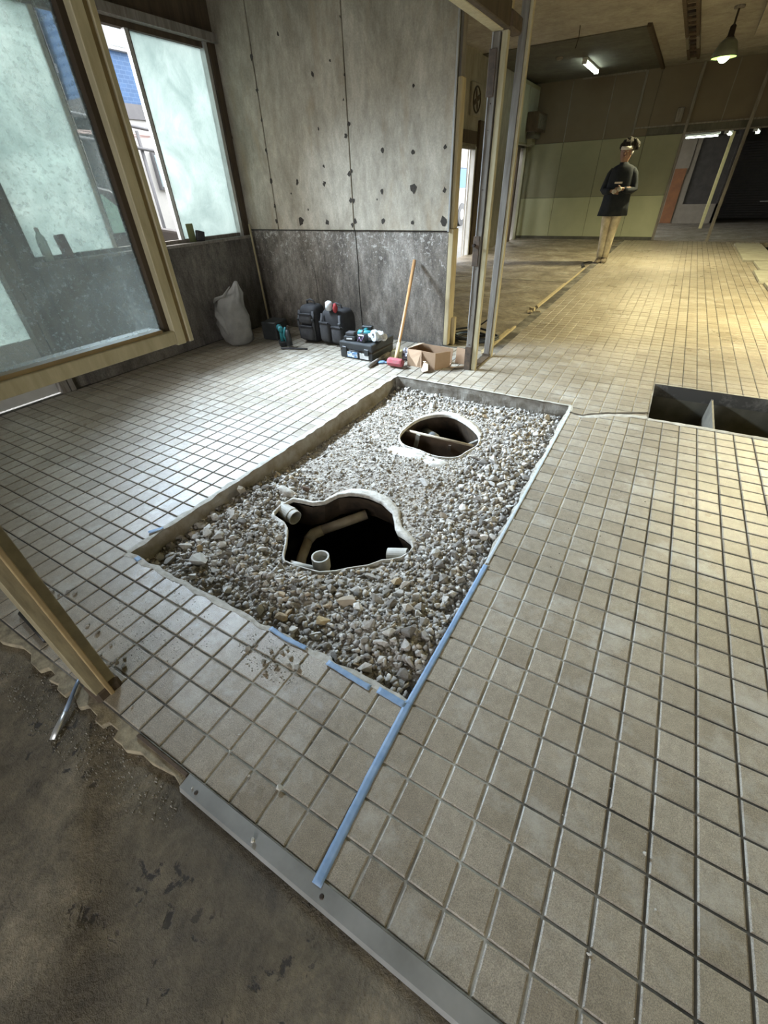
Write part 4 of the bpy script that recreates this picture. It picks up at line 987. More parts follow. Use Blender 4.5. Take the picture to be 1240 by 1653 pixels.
# cover slabs lying right of the hall
M_SLAB = mat('pale_cover_slab', (0.36, 0.35, 0.28), (0.27, 0.26, 0.21), 5, 0.8, 60, 0.2, 0.003)
for l, x0, x1, y0, y1, a in (('farthest pale cover slab lying beside the far trench', 1.44, 1.96, 10.15, 13.1, .0), ('second pale cover slab from the far end, in front of it', 1.60, 2.1, 8.95, 10.05, .01),
                            ('third pale cover slab from the far end', 1.50, 2.1, 7.8, 8.88, -.01), ('nearest pale cover slab at the right picture edge', 1.56, 2.2, 6.45, 7.7, .02)):
    tag(B(x0, x1, y0, y1, .001, .036, RZ(a)).build('cover_slab', M_SLAB, None, bevel=.002), l, 'slab', 'cover slabs')

# ------------------------------------------------------------------ threshold and broken edge
th = thing('threshold_strip', 'grey steel threshold strip between tiles and rough concrete', 'threshold')
MB().add([(-.555, -1.201, .001), (HX1-.1, -1.201, .001), (HX1-.1, -1.255, -.001), (-.555, -1.238, -.001), (-.555, -1.244, -.022), (HX1-.1, -1.263, -.024)],
         [(0, 3, 2, 1), (3, 4, 5, 2)]).build('strip', M_STEEL, th, solid=.002)
for x in (-.50, -.06, .4, .85): MB().ell((x, -1.225, .001), (.006, .006, .002), seg=8, rings=4).build('screw', M_SCREW, th)
M_SAW = mat('yellowish_broken_bedding', (0.34, 0.29, 0.19), (0.17, 0.14, 0.095), 30, 0.9, 80, 0.6, 0.005)
low = [(-2.3, -1.22), (-2.0, -1.25), (-1.8, -1.22), (-1.59, -1.25), (-1.55, -1.24), (-1.49, -1.22), (-1.42, -1.22), (-1.38, -1.24), (-1.32, -1.243), (-1.30, -1.218), (-1.25, -1.222), (-1.25, -1.245), (-1.20, -1.235), (-1.185, -1.25), (-1.14, -1.25), (-1.135, -1.225), (-1.05, -1.25), (-1.03, -1.23), (-.97, -1.235), (-.96, -1.248), (-.925, -1.248), (-.915, -1.228), (-.865, -1.228), (-.855, -1.252), (-.82, -1.25), (-.79, -1.255), (-.74, -1.235), (-.69, -1.238), (-.60, -1.225), (-.56, -1.235)]
up = [(-.56, -1.198), (-2.3, -1.198)]
b = MB().prism([(x, y) for x, y in low]+up, -.03, -.006)
tag(b.build('broken_bedding', M_SAW, None, bevel=.002), 'saw-toothed broken mortar bedding edge beside the door jamb', 'broken edge')
for x0, x1, y in ((-.80, -.565, -1.206), (-.72, -.56, -1.222)):
    pass
tag(B(-.79, -.56, -1.212, -1.203, -.006, .003).build('edge_rail', M_RUST, None), 'rusty rail stub left of the steel threshold strip', 'rail')
t = thing('pry_bar', 'slim blue pry bar leaning over the broken edge', 'pry bar')
M_BLUEST = mat('blue_painted_steel', (0.16, 0.22, 0.33), (0.24, 0.30, 0.38), 20, 0.4, metal=0.3)
MB().tube([(-1.16, -1.17, .005), (-1.12, -1.21, .012), (-1.07, -1.28, .0)], [.006, .006, .007], 8).build('shaft', M_BLUEST, t, smooth=True)
MB().tube([(-1.07, -1.28, .0), (-1.045, -1.325, -.009), (-1.03, -1.35, -.016)], [(.007, .007), (.011, .005), (.010, .002)], 8, flat=(1, 0, 0)).build('flat_tip', M_ALU, t, smooth=True)
tag(MB().tube([(-1.64, -1.14, .012), (-1.52, -1.15, .012), (-1.41, -1.16, .012)], .012, 12).build('rubber_hose_piece', mat('black_rubber', (.018, .018, .016), None, 20, .5), None, smooth=True), 'short black rubber hose piece behind the door jamb', 'hose')

# blue masking tape
M_TAPE = mat('blue_masking_tape', (0.17, 0.27, 0.42), (0.25, 0.35, 0.49), 22, 0.55, 120, 0.3, 0.001)
M_TAPEW = mat('dust_covered_tape', (0.46, 0.50, 0.52), (0.36, 0.40, 0.42), 26, 0.8)
def tape(label, pts, w_, m=M_TAPE, crumple=.0008, z=.0018, n=60):
    pts = [Vector((*p, 0)) for p in pts]; v = []; f = []
    L_ = [(pts[i+1]-pts[i]).length for i in range(len(pts)-1)]; tot = sum(L_); n = max(6, int(tot/.012))
    for i in range(n+1):
        d = tot*i/n; k = 0
        while k < len(L_)-1 and d > L_[k]: d -= L_[k]; k += 1
        p = pts[k].lerp(pts[k+1], min(1, d/L_[k])); t_ = (pts[k+1]-pts[k]).normalized(); nn = Vector((-t_.y, t_.x, 0))
        for s_ in (-1, -.33, .33, 1):
            e = .0012*noise.noise(Vector((p.x*60, p.y*60, s_*3))) if abs(s_) == 1 else 0
            v.append(p+nn*(w_/2*s_+e)+Vector((0, 0, z+crumple*(1+noise.noise(Vector((p.x*80, p.y*80, s_*2)))))))
    for i in range(n):
        for k in range(3): a = i*4+k; f.append((a, a+1, a+5, a+4))
    return tag(MB().add(v, f).build('tape_strip', m, None, smooth=True, solid=.0004), label, 'tape')
tape('long blue tape strip running from the pit corner to the threshold', [(-.099, -.70), (-.094, -.95), (-.083, -1.215)], .026)
tape('blue tape strip along the near right border of the pit', [(-.092, .02), (-.094, -.35), (-.098, -.705)], .022)
tape('dust-whitened tape along the far right border of the pit', [(-.089, 1.82), (-.090, 1.0), (-.092, .03)], .015, M_TAPEW)
tape('short blue tape piece at the near right corner of the pit', [(-.21, -.712), (-.105, -.716)], .024)
tape('torn blue tape piece at the middle of the near pit border', [(-.42, -.712), (-.32, -.718), (-.235, -.722)], .020, crumple=.003)
tape('torn curling blue tape piece left of the middle of the near border', [(-.70, -.700), (-.62, -.708), (-.52, -.704)], .018, crumple=.004)
tape('tiny blue tape scrap at the far left corner of the pit', [(-1.535, -.70), (-1.50, -.708)], .022)
tape('crumpled blue tape scrap on the left pit border', [(-1.635, -.56), (-1.60, -.50)], .02, crumple=.007)
# ------------------------------------------------------------------ PERSON
PXW, PYW = -0.98, 9.45
M_SKIN = mat('warm_skin', (0.30, 0.18, 0.125), (0.25, 0.145, 0.10), 20, 0.55)
M_GLOVE = mat('pale_work_glove', (0.52, 0.50, 0.43), (0.38, 0.36, 0.30), 40, 0.8)
M_COAT = mat('dark_navy_cotton', (0.010, 0.014, 0.019), (0.018, 0.022, 0.027), 12, 0.9, 300, 0.3, 0.002, obj=True)
M_PANTS = mat('dusty_cream_work_trousers', (0.68, 0.61, 0.42), (0.44, 0.37, 0.25), 9, 0.85, 40, 0.4, 0.004, obj=True)
M_HAIR = mat('black_brown_hair', (0.012, 0.010, 0.008), (0.03, 0.024, 0.018), 60, 0.8)
M_WHITECLOTH = mat('white_towelling', (0.74, 0.71, 0.64), (0.60, 0.57, 0.50), 40, 0.9)
M_SHOE = mat('dusty_brown_shoe', (0.11, 0.085, 0.055), (0.20, 0.165, 0.11), 25, 0.8)
person = thing('person', 'person in a long dark coat, pale trousers and white headband standing in the hall', 'person', (PXW, PYW, 0.0))
def skin_body():
    vs, es, rs = [], [], []
    def add(p, r, par=None):
        vs.append(p); rs.append(r if isinstance(r, tuple) else (r, r)); i = len(vs)-1
        if par is not None: es.append((par, i))
        return i
    pel = add((0, .0, .95), (.145, .105)); sp = add((0, 0, 1.12), (.125, .095), pel); ch = add((0, .01, 1.32), (.15, .105), sp)
    nb = add((-.005, .01, 1.47), (.085, .07), ch); nk = add((-.01, .005, 1.54), (.047, .05), nb)
    h0 = add((-.013, -.002, 1.575), (.052, .062), nk); h1 = add((-.016, -.018, 1.63), (.088, .094), h0); h2 = add((-.018, -.012, 1.72), (.100, .108), h1); add((-.018, .0, 1.80), (.085, .10), h2)
    for s_ in (-1, 1):
        hip = add((s_*.085, 0, .88), (.088, .092), pel); kn = add((s_*.062-.0, -.015, .49), (.056, .06), hip)
        an = add((s_*.045, .012, .10), (.038, .042), kn); he = add((s_*.045, .0, .05), (.030, .026), an); add((s_*.055, -.12, .032), (.026, .014), he)
        sh = add((s_*.165, .01, 1.44), (.055, .055), nb)
        el = add((s_*.262, .03, 1.18), (.042, .042), sh)
        wr = add((s_*.095, -.175, 1.155+.03*(s_ > 0)), (.027, .027), el)
        pa = add((s_*.045, -.20, 1.15+.035*(s_ > 0)), (.030, .018), wr)
        z0 = 1.15+.035*(s_ > 0)
        for k in range(4):
            a = add((s_*.018-.0, -.205-.003*k, z0+.030-.019*k), .0095, pa)
            b_ = add((-s_*.014, -.212, z0+.022-.019*k), .0085, a)
            add((-s_*.040, -.200, z0+.014-.017*k), .0075, b_)
        a = add((s_*.035, -.205, z0+.045), .0105, pa); add((s_*.005, -.212, z0+.056), .009, a)
    me = bpy.data.meshes.new('body'); me.from_pydata(vs, es, []); o = bpy.data.objects.new('body', me); COL.objects.link(o)
    me.materials.append(M_SKIN); o.parent = person
    md = o.modifiers.new('skin', 'SKIN'); md.use_smooth_shade = True
    for i, r in enumerate(rs): me.skin_vertices[0].data[i].radius = r
    me.skin_vertices[0].data[0].use_root = True
    m2 = o.modifiers.new('sub', 'SUBSURF'); m2.levels = 2; m2.render_levels = 2
    return o
body = skin_body()
def ringloft(rings, seg=28, fold=0, name='coat', m=None, seed=0, cap=False):
    """rings: (cx, cy, z, rx, ry)"""
    v = []; f = []
    for j, (cx, cy, z, rx, ry) in enumerate(rings):
        for k in range(seg):
            a = 2*PI*k/seg; q = 1+fold*(j/len(rings))*math.sin(a*7+seed+j*.2)+fold*.6*noise.noise(Vector((math.cos(a)*2, math.sin(a)*2, z*6+seed)))
            v.append((cx+rx*q*math.cos(a), cy+ry*q*math.sin(a), z))
    for j in range(len(rings)-1):
        for k in range(seg): f.append((j*seg+k, j*seg+(k+1) % seg, (j+1)*seg+(k+1) % seg, (j+1)*seg+k))
    return MB().add(v, f)
coat = ringloft([(-.01, 0, 1.57, .066, .066), (-.005, 0, 1.545, .078, .074), (0, .0, 1.52, .140, .090), (0, .005, 1.485, .192, .108), (0, .01, 1.41, .215, .126), (0, .01, 1.28, .215, .138), (-.005, .005, 1.15, .218, .140), (-.008, 0, 1.05, .225, .145), (-.01, 0, .92, .238, .155), (-.012, 0, .775, .255, .172)], fold=.07).build('coat', M_COAT, person, smooth=True, solid=.006)
for s_ in (-1, 1):
    MB().tube([(s_*.15, .01, 1.465), (s_*.195, .015, 1.40), (s_*.235, .025, 1.28), (s_*.268, .032, 1.175), (s_*.225, -.04, 1.155), (s_*.155, -.125, 1.155), (s_*.105, -.168, 1.155+.025*(s_ > 0))], [.062, .068, .062, .058, .056, .050, .044], 16).build('sleeve', M_COAT, person, smooth=True)
B(-.075, .055, -.146, -.138, 1.265, 1.292).build('white_print', M_WHITECLOTH, person)
for s_ in (-1, 1):
    MB().ell((s_*.035, -.206, 1.15+.035*(s_ > 0)), (.048, .020, .038), seg=10, rings=8).build('work_glove', M_GLOVE, person, smooth=True)
    path = [(s_*.085, 0, .93), (s_*.078, -.005, .72), (s_*.064, -.015, .50), (s_*.052, .0, .28), (s_*.047, .008, .09)]
    MB().tube(path, [(.098, .102), (.090, .095), (.072, .076), (.066, .070), (.060, .066)], 18, cap=False, flat=(1, 0, 0)).build('trouser_leg', M_PANTS, person, smooth=True, solid=.004)
    sh = MB(); rr = [(.085, .045, .06), (.06, .054, .085), (.0, .056, .09), (-.06, .056, .07), (-.12, .056, .052), (-.175, .048, .040), (-.20, .024, .024)]
    v = []; 
    for y, w_, h in rr:
        for k in range(12):
            a = 2*PI*k/12; v.append((s_*(.048+(-y)*.05)+w_*math.cos(a), y, max(.0, h*.5+h*.62*math.sin(a))+.001))
    f = [(j*12+k, j*12+(k+1) % 12, (j+1)*12+(k+1) % 12, (j+1)*12+k) for j in range(len(rr)-1) for k in range(12)]+[tuple(range(12))[::-1], tuple(range(72, 84))]
    so = sh.add(v, f).build('shoe', M_SHOE, person, smooth=True)
    MB().tube([(s_*.05-.02, -.05, .064), (s_*.05+.02, -.065, .062), (s_*.05-.02, -.08, .056), (s_*.05+.02, -.095, .05)], .004, 5).build('laces', M_GLOVE, so)
# face
hx, hy, hz = -.018, -.01, 1.70
MB().tube([(hx-.006, hy-.016-.088, hz+.025), (hx-.008, hy-.016-.105, hz-.005), (hx-.006, hy-.016-.092, hz-.018)], [.008, .014, .010], 8).build('nose', M_SKIN, person, smooth=True)
for s_ in (-1, 1):
    e = MB().ell((hx+s_*.031, hy-.016-.078, hz+.018), (.012, .008, .007), seg=10, rings=6).build('eye', M_WHITECLOTH, person, smooth=True)
    MB().ell((hx+s_*.031, hy-.016-.085, hz+.018), (.005, .003, .005), seg=8, rings=6).build('iris', M_HAIR, e)
    MB().tube([(hx+s_*.015, hy-.016-.086, hz+.036), (hx+s_*.045, hy-.016-.078, hz+.038)], .004, 6).build('eyebrow', M_HAIR, person)
    MB().ell((hx+s_*.079, hy+.0, hz+.008), (.010, .02, .03), seg=8, rings=6).build('ear', M_SKIN, person, smooth=True)
MB().tube([(hx-.022, hy-.016-.082, hz-.045), (hx, hy-.016-.089, hz-.047), (hx+.022, hy-.016-.082, hz-.045)], .006, 6).build('mouth', mat('lips', (.28, .12, .09), None, 20, .5), person, smooth=True)
hb = MB(); v = []
for j, (z, r) in enumerate(((.050, 1.06), (.072, 1.08), (.098, 1.05))):
    for k in range(28):
        a = 2*PI*k/28; v.append((hx+.094*r*math.cos(a), hy+.108*r*math.sin(a), hz+z+.012*math.sin(a)))
hb.add(v, [(j*28+k, j*28+(k+1) % 28, (j+1)*28+(k+1) % 28, (j+1)*28+k) for j in range(2) for k in range(28)])
hbo = hb.build('headband', M_WHITECLOTH, person, smooth=True, solid=.005)
MB().ell((hx+.100, hy-.03, hz+.0), (.02, .018, .032), seg=8, rings=6).build('headband_end', M_WHITECLOTH, hbo, smooth=True)
hr = MB()
rs_ = random.Random(5)
for k in range(230):
    a = rs_.uniform(0, 2*PI); u = rs_.uniform(-.25, 1)
    d = Vector((math.cos(a)*math.sqrt(max(0, 1-u*u)), math.sin(a)*math.sqrt(max(0, 1-u*u)), u))
    if d.y < -.45 and u < .62: continue
    if u < .0 and d.y < .1: continue
    c = Vector((hx+.028, hy+.02, hz+.078))+Vector((d.x*.132, d.y*.120, d.z*.104))
    hr.ell(c, (rs_.uniform(.020, .040),)*3, seg=7, rings=5, jit=.35)
hr.ell((hx+.022, hy+.035, hz+.095), (.118, .105, .105), seg=16, rings=12)
hr.build('curly_hair', M_HAIR, person, smooth=True, kind='stuff')
# fringe curls over the headband
for k in range(5):
    x = hx-.02+.018*k
    MB().tube([(x, hy-.11, hz+.165), (x-.008, hy-.134, hz+.13), (x+.004, hy-.130, hz+.085+.012*(k % 2))], [.014, .012, .006], 6).build('fringe_lock', M_HAIR, person, smooth=True)
tag(MB().tube([(-1.12, 9.32, .012), (-1.20, 9.30, .014), (-1.27, 9.1, .014), (-1.22, 8.85, .014), (-1.17, 8.72, .012), (-1.20, 8.6, .012)], .012, 8).build('black_cable', mat('black_cable_rubber', (.02, .02, .018), None, 20, .6), None, smooth=True), 'black cable curling on the floor at the feet of the person', 'cable')

# ------------------------------------------------------------------ TOOLS along the partition
M_TEAL = mat('teal_plastic', (0.02, 0.17, 0.19), (0.03, 0.22, 0.24), 12, 0.45)
M_BLK = mat('black_nylon', (0.022, 0.021, 0.022), (0.035, 0.034, 0.035), 14, 0.8, 200, 0.3, 0.002)
M_BLKG = mat('dark_grey_canvas', (0.06, 0.058, 0.058), (0.035, 0.034, 0.035), 14, 0.85, 160, 0.4, 0.002)
M_BLKP = mat('black_plastic', (0.025, 0.027, 0.027), (0.04, 0.042, 0.042), 9, 0.45)
M_SACK = mat('pale_woven_sack', (0.26, 0.25, 0.225), (0.19, 0.18, 0.16), 7, 0.85, 40, 0.6, 0.006)
M_CARD = mat('brown_cardboard', (0.36, 0.24, 0.15), (0.30, 0.20, 0.12), 8, 0.85)
M_CARDL = mat('light_cardboard_edge', (0.55, 0.44, 0.32), (0.46, 0.36, 0.25), 8, 0.85)
M_WHITE = mat('white_paper', (0.72, 0.72, 0.70), (0.6, 0.6, 0.58), 12, 0.7)
M_LBL = mat('white_blue_label', (0.66, 0.68, 0.70), (0.16, 0.32, 0.55), 30, 0.6, lo=.48, hi=.52)

t = thing('sack', 'pale crumpled woven sack leaning at the left corner wall', 'sack', (-3.72, 2.10, 0))
rg = [(.03, 0, .0, .10, .10), (.02, 0, .03, .165, .14), (-.01, 0, .12, .195, .15), (-.02, .0, .20, .20, .14), (-.02, .01, .28, .19, .13), (-.02, .02, .36, .185, .11), (-.0, .03, .43, .15, .09), (.05, .04, .50, .085, .06), (.075, .05, .56, .05, .04), (.08, .05, .60, .02, .02)]
b = ringloft(rg, 36, .10, seed=2); nv = len(b.v)
b.v = [(x+.035*noise.noise(Vector((x*8, y*8, z*7))), y+.05*noise.noise(Vector((x*8+4, y*8, z*9))), z+.02*noise.noise(Vector((x*9, y*9+7, z*5)))*(z > .02)) for x, y, z in b.v]
b.f.append(tuple(range(36))[::-1])
b.build('bag', M_SACK, t, smooth=True, solid=.003)
MB().tube([(-.17, -.03, .40), (-.10, -.10, .30), (.0, -.13, .20), (.03, -.14, .12)], [(.014, .03), (.02, .05), (.018, .04), (.008, .02)], 8, flat=(0, 0, 1)).build('fold', M_SACK, t, smooth=True)
MB().tube([(-.19, .0, .34), (-.19, -.05, .41), (-.12, -.08, .45), (-.02, -.05, .48), (.06, -.01, .57)], [.006, .014, .018, .016, .006], 8).build('open_lip', M_SACK, t, smooth=True)
tag(B(-3.56, -3.36, 2.32, 2.55, 0, .19, RZ(.1)).build('dark_box', M_BLKP, None, bevel=.012), 'dark box in the shadowed corner right of the sack', 'box')
tag(MB().tube([(-4.0, 2.87, 1.06), (-3.90, 2.80, .02)], .011, 8).build('lath', M_PALEWOOD, None, smooth=True), 'thin pale lath leaning upright in the left corner', 'lath')

def drill(name, label, loc, rz, lying=False, parent=None, s=1.0):
    t = thing(name, label, 'power tool', loc, rz)
    R_ = Matrix.Identity(4)
    body = MB().tube([(0, -.07, .17), (0, -.06, .17), (0, .06, .17), (0, .08, .17)], [.020, .030, .030, .02], 14)
    hd = MB().tube([(0, .08, .17), (0, .10, .17), (0, .13, .17)], [.02, .017, .008], 12)
    gr = MB().tube([(0, -.02, .16), (0, -.03, .10), (0, -.035, .05)], [(.018, .026), (.017, .022), (.02, .028)], 12, flat=(1, 0, 0))
    ba = MB().box(-.035, .035, -.09, .025, 0, .05)
    ri = MB().tube([(0, -.02, .17), (0, .0, .17)], .0315, 14)
    tr = MB().box(-.006, .006, .0, .012, .12, .145)
    for nm, q, m_, bv in (('motor_body', body, M_TEAL, 0), ('chuck', hd, M_BLKP, 0), ('handle', gr, M_TEAL, 0), ('battery', ba, M_BLKP, .006), ('grip_band', ri, M_BLKP, 0), ('trigger', tr, M_BLKP, .002)):
        if lying: q.v = [(x_, y_, z_) for x_, y_, z_ in [(v_[2]-.1, v_[1], v_[0]+.032) for v_ in q.v]]
        q.build(nm, m_, t, smooth=bv == 0, bevel=bv)
    return t
drill('impact_driver', 'teal and black cordless driver standing left of the black tool bags', (-3.20, 2.24, 0), .9)
t = thing('rotary_hammer', 'dark teal-handled hammer drill standing against the left tool bag', 'power tool', (-3.06, 2.20, 0), .3)
MB().tube([(0, 0, .02), (0, 0, .10), (0, .0, .18)], [.035, .03, .022], 12).build('motor_body', M_BLKP, t, smooth=True)
MB().tube([(-.02, 0, .05), (-.05, 0, .12), (-.02, 0, .20)], .013, 8).build('handle', M_TEAL, t, smooth=True)
MB().tube([(0, 0, .18), (.01, 0, .22)], .012, 8).build('chuck', M_SCREW, t)
tag(MB().tube([(-3.1, 2.10, .01), (-2.95, 2.16, .01), (-2.82, 2.20, .01)], .009, 6).build('strap_end', M_BLKG, None, smooth=True), 'grey strap lying on the tiles before the left tool bag', 'strap')

def toolbag(label, loc, rz, w, d, h, m1, m2, pocket):
    t = thing('tool_bag', label, 'bag', loc, rz)
    b = MB().ell((0, 0, h*.48), (w/2, d/2, h*.5), seg=24, rings=14, p=.45)
    b.v = [(x*(1+.10*noise.noise(Vector((x*9, y*9, z*9)))), y*(1+.12*noise.noise(Vector((x*9+3, y*9, z*9)))), max(0, z)) for x, y, z in b.v]
    b.build('main_compartment', m1, t, smooth=True)
    for k, (px, pw, pz, ph) in enumerate(pocket):
        MB().ell((px, -d/2-.012, pz+ph/2), (pw/2, .035, ph/2), seg=14, rings=8, p=.45).build('pocket', m2, t, smooth=True)
        B(px-pw/2+.005, px+pw/2-.005, -d/2-.05, -d/2-.03, pz+ph-.012, pz+ph+.004).build('pocket_hem', m1, t, bevel=.003)
    MB().tube([(-w*.22, 0, h*.93), (-w*.18, -.01, h*1.06), (0, -.015, h*1.10), (w*.18, -.01, h*1.06), (w*.22, 0, h*.93)], (.009), 8).build('handle', m2, t, smooth=True)
    for s_ in (-1, 1): MB().tube([(s_*w*.36, -d/2-.006, h*.86), (s_*w*.40, -d/2-.03, h*.5), (s_*w*.38, -d/2-.012, h*.1)], [(.016, .004)]*3, 8, flat=(1, 0, 0)).build('strap', m2, t, smooth=True)
    for s_ in (-1, 1): B(s_*w*.39-.014, s_*w*.39+.014, -d/2-.040, -d/2-.028, h*.6, h*.66).build('buckle', M_BLKP, t, bevel=.002)
    return t
toolbag('left black tool bag with stacked rounded pockets', (-2.98, 2.55, 0), .05, .24, .22, .38, M_BLK, M_BLKG, [(0, .18, .03, .15), (.0, .17, .20, .10)])
toolbag('right dark grey tool bag with a front flap and side pockets', (-2.66, 2.58, 0), -.05, .32, .24, .36, M_BLK, M_BLKG, [(-.075, .13, .03, .20), (.085, .14, .03, .17)])
tag(MB().tube([(-2.69, 2.47, .3575), (-2.67, 2.45, .42)], .035, 18).build('paper_roll', M_WHITE, None, smooth=True), 'white paper roll lying in the top of the right tool bag', 'roll')
tag(MB().ell((-2.60, 2.46, .375), (.028, .022, .045), seg=10, rings=8, jit=.3).build('red_rag', mat('red_cloth', (.30, .03, .03), None, 20, .8), None, smooth=True), 'red cloth sticking out of the right tool bag', 'cloth')

# tool case with chargers on top
t = thing('tool_case', 'black plastic tool case with white labels, below the drill and chargers', 'tool case', (-2.17, 2.36, 0), -.03)
B(-.19, .19, -.20, .20, 0.0, .075).build('lower_shell', M_BLKP, t, bevel=.012, seg=2)
B(-.195, .195, -.205, .205, .082, .155).build('lid', M_BLKP, t, bevel=.014, seg=2)
B(-.185, .185, -.198, .198, .07, .086).build('seam_band', M_SCREW, t)
for x in (-.13, .13): B(x-.025, x+.025, -.213, -.2, .05, .11).build('latch', M_BLKP, t, bevel=.003)
B(-.10, .02, -.208, -.200, .015, .066).build('label', M_LBL, t); B(.05, .15, -.208, -.200, .015, .066).build('label', M_WHITE, t)
MB().tube([(-.06, -.205, .075), (-.055, -.23, .085), (.055, -.23, .085), (.06, -.205, .075)], .007, 8).build('carry_handle', M_BLKP, t, smooth=True)
t = thing('battery_charger', 'black battery charger on the left of the tool case lid', 'charger', (-2.27, 2.24, .155), .15)
B(-.06, .06, -.05, .05, 0, .045).build('base', M_BLKP, t, bevel=.008, seg=2); B(-.045, .045, -.035, .04, .045, .075).build('battery', M_BLKG, t, bevel=.006)
B(-.03, .03, -.052, -.049, .015, .03).build('label', M_WHITE, t)
t = thing('battery_pack', 'dark battery pack with purple and white wires in front on the case lid', 'battery', (-2.13, 2.23, .155), -.1)
B(-.045, .045, -.035, .035, 0, .07).build('pack', M_BLKP, t, bevel=.008)
MB().tube([(-.04, -.036, .01), (-.01, -.042, .05), (.01, -.042, .015), (.04, -.036, .06)], .003, 5).build('wire', mat('lilac_wire', (.35, .22, .42), None, 10, .5), t, smooth=True)
drill('cordless_drill', 'teal cordless drill lying on its side on the tool case', (-2.22, 2.46, .155), -1.45, lying=True)
t = thing('clear_bag', 'clear crinkled plastic bag holding a round reel on the tool case', 'bag', (-2.02, 2.315, .155), -.3)
b = MB().ell((0, 0, .045), (.10, .07, .045), seg=18, rings=10, jit=.5); b.v = [(x, y, max(0, z)) for x, y, z in b.v]
b.build('plastic', mat('crinkled_clear_plastic', (.62, .63, .62), (.40, .41, .41), 40, .3, 60, .8, .01), t)
MB().pipe([(.03, -.075, .065), (.035, -.045, .065)], .052, .022, 24).build('reel', mat('pale_blue_reel', (.50, .56, .60), None, 12, .4), t)
MB().tube([(.032, -.07, .065), (.034, -.05, .065)], .02, 12).build('reel_core', M_BLKG, t)
tag(MB().tube([(-1.925, 2.0, .019), (-1.935, 2.18, .019), (-1.945, 2.4, .019)], .018, 12).build('iron_pipe', M_OLDWOOD, None, smooth=True), 'short dark pipe lying on the tiles right of the tool case', 'pipe')

t = thing('sledgehammer', 'sledgehammer with red head and wooden handle leaning on the partition', 'hammer', (-1.71, 2.12, 0))
MB().tube([(-.08, 0, .045), (-.07, 0, .045), (-.055, 0, .045), (.055, 0, .045), (.07, 0, .045), (.08, 0, .045)], [.026, .036, .040, .040, .036, .026], 8).build('head', mat('worn_red_paint', (.38, .06, .08), (.28, .10, .10), 30, .6), t)
MB().tube([(0, 0, .045), (-.05, .18, .20), (-.125, .45, .43), (-.215, .795, .765)], [(.017, .014), (.016, .013), (.015, .012), (.018, .014)], 12, flat=(1, 0, 0)).build('handle', mat('varnished_orange_wood', (.52, .30, .13), (.40, .21, .085), 14, .4, stretch=(2, 1, .5)), t, smooth=True)
MB().tube([(-.004, .012, .055), (-.042, .15, .175)], [(.0185, .0155), (.0185, .0155)], 12, flat=(1, 0, 0)).build('handle_wrap', mat('tan_tape_wrap', (.50, .40, .22), None, 12, .6), t, smooth=True)
t = thing('yellow_carton', 'small yellow patterned carton behind the sledgehammer head', 'carton', (-1.80, 2.32, 0), .3)
B(-.05, .05, -.03, .03, 0, .09).build('box', mat('yellow_printed_card', (.42, .36, .12), (.22, .20, .15), 40, .7), t, bevel=.003)
MB().tube([(0, -.031, .045), (0, -.034, .045)], .018, 12).build('dark_ring_print', M_BLKP, t)
b = MB().ell((-1.90, 2.17, .008), (.075, .035, .011), seg=16, rings=8, jit=.8); b.v = [(x, y, max(0.0005, z)) for x, y, z in b.v]
tag(b.build('blue_cloth', mat('blue_glove_cloth', (.14, .26, .42), (.22, .33, .47), 30, .8), None, smooth=True), 'crumpled blue cloth left of the sledgehammer head', 'cloth')
b = MB().ell((-1.72, 2.36, .045), (.05, .04, .05), seg=16, rings=10, jit=.7); b.v = [(x, y, max(0.0, z)) for x, y, z in b.v]
tag(b.build('foil_bag', mat('silver_purple_foil', (.42, .42, .46), (.20, .19, .26), 35, .3, 50, .8, .01, metal=.3), None), 'crumpled silvery foil bag between sledgehammer and cardboard', 'bag')

t = thing('cardboard_box', 'torn open cardboard box with flaps beside the bare post', 'box', (-1.46, 2.33, 0), -.04)
def sheet(pts, name, m_, th=.004): return MB().add(pts, [tuple(range(len(pts)))]).build(name, m_, t, solid=th)
sheet([(-.17, -.12, 0), (.12, -.13, 0), (.125, -.13, .15), (-.08, -.125, .155), (-.17, -.12, .15)], 'front_panel', M_CARD)
sheet([(-.17, -.12, 0), (-.18, .10, 0), (-.18, .10, .14), (-.17, -.12, .15)], 'side_panel', M_CARD)
sheet([(-.18, .10, 0), (.18, .10, 0), (.19, .10, .14), (.04, .10, .145), (-.18, .10, .15)], 'rear_panel', M_CARD)
sheet([(.12, -.13, 0), (.20, .02, 0), (.20, .02, .14), (.12, -.13, .15)], 'side_panel', M_CARD)
sheet([(-.17, -.12, .004), (.12, -.13, .004), (.20, .02, .004), (.18, .10, .004), (-.18, .10, .004)], 'base_panel', M_CARD)
sheet([(-.17, -.12, .15), (-.02, -.125, .155), (.02, -.20, .03), (-.02, -.22, .035), (-.12, -.16, .10)], 'folded_flap', M_CARD)
sheet([(.02, -.20, .012), (.06, -.25, .006), (.10, -.22, .02), (.075, -.17, .06), (.03, -.16, .075)], 'torn_flap', M_CARDL)
sheet([(.02, -.165, .075), (.055, -.18, .085), (.085, -.165, .055), (.05, -.145, .05)], 'torn_flap', M_CARDL)
sheet([(-.17, -.12, .15), (-.12, -.08, .17), (-.10, .08, .16), (-.18, .10, .14)], 'top_flap', M_CARDL)
t = thing('cardboard_sheet', 'flattened cardboard sheet standing against the screw-pocked post', 'cardboard', (-1.165, 2.44, 0))
sheet([(-.09, .02, 0), (.09, .01, 0), (.095, .02, .135), (-.085, .035, .14)], 'panel', M_CARD)
sheet([(-.10, -.10, .002), (.05, -.06, .004), (.07, -.07, .035), (.02, -.10, .02), (-.06, -.14, .006)], 'curled_strip', M_CARDL)

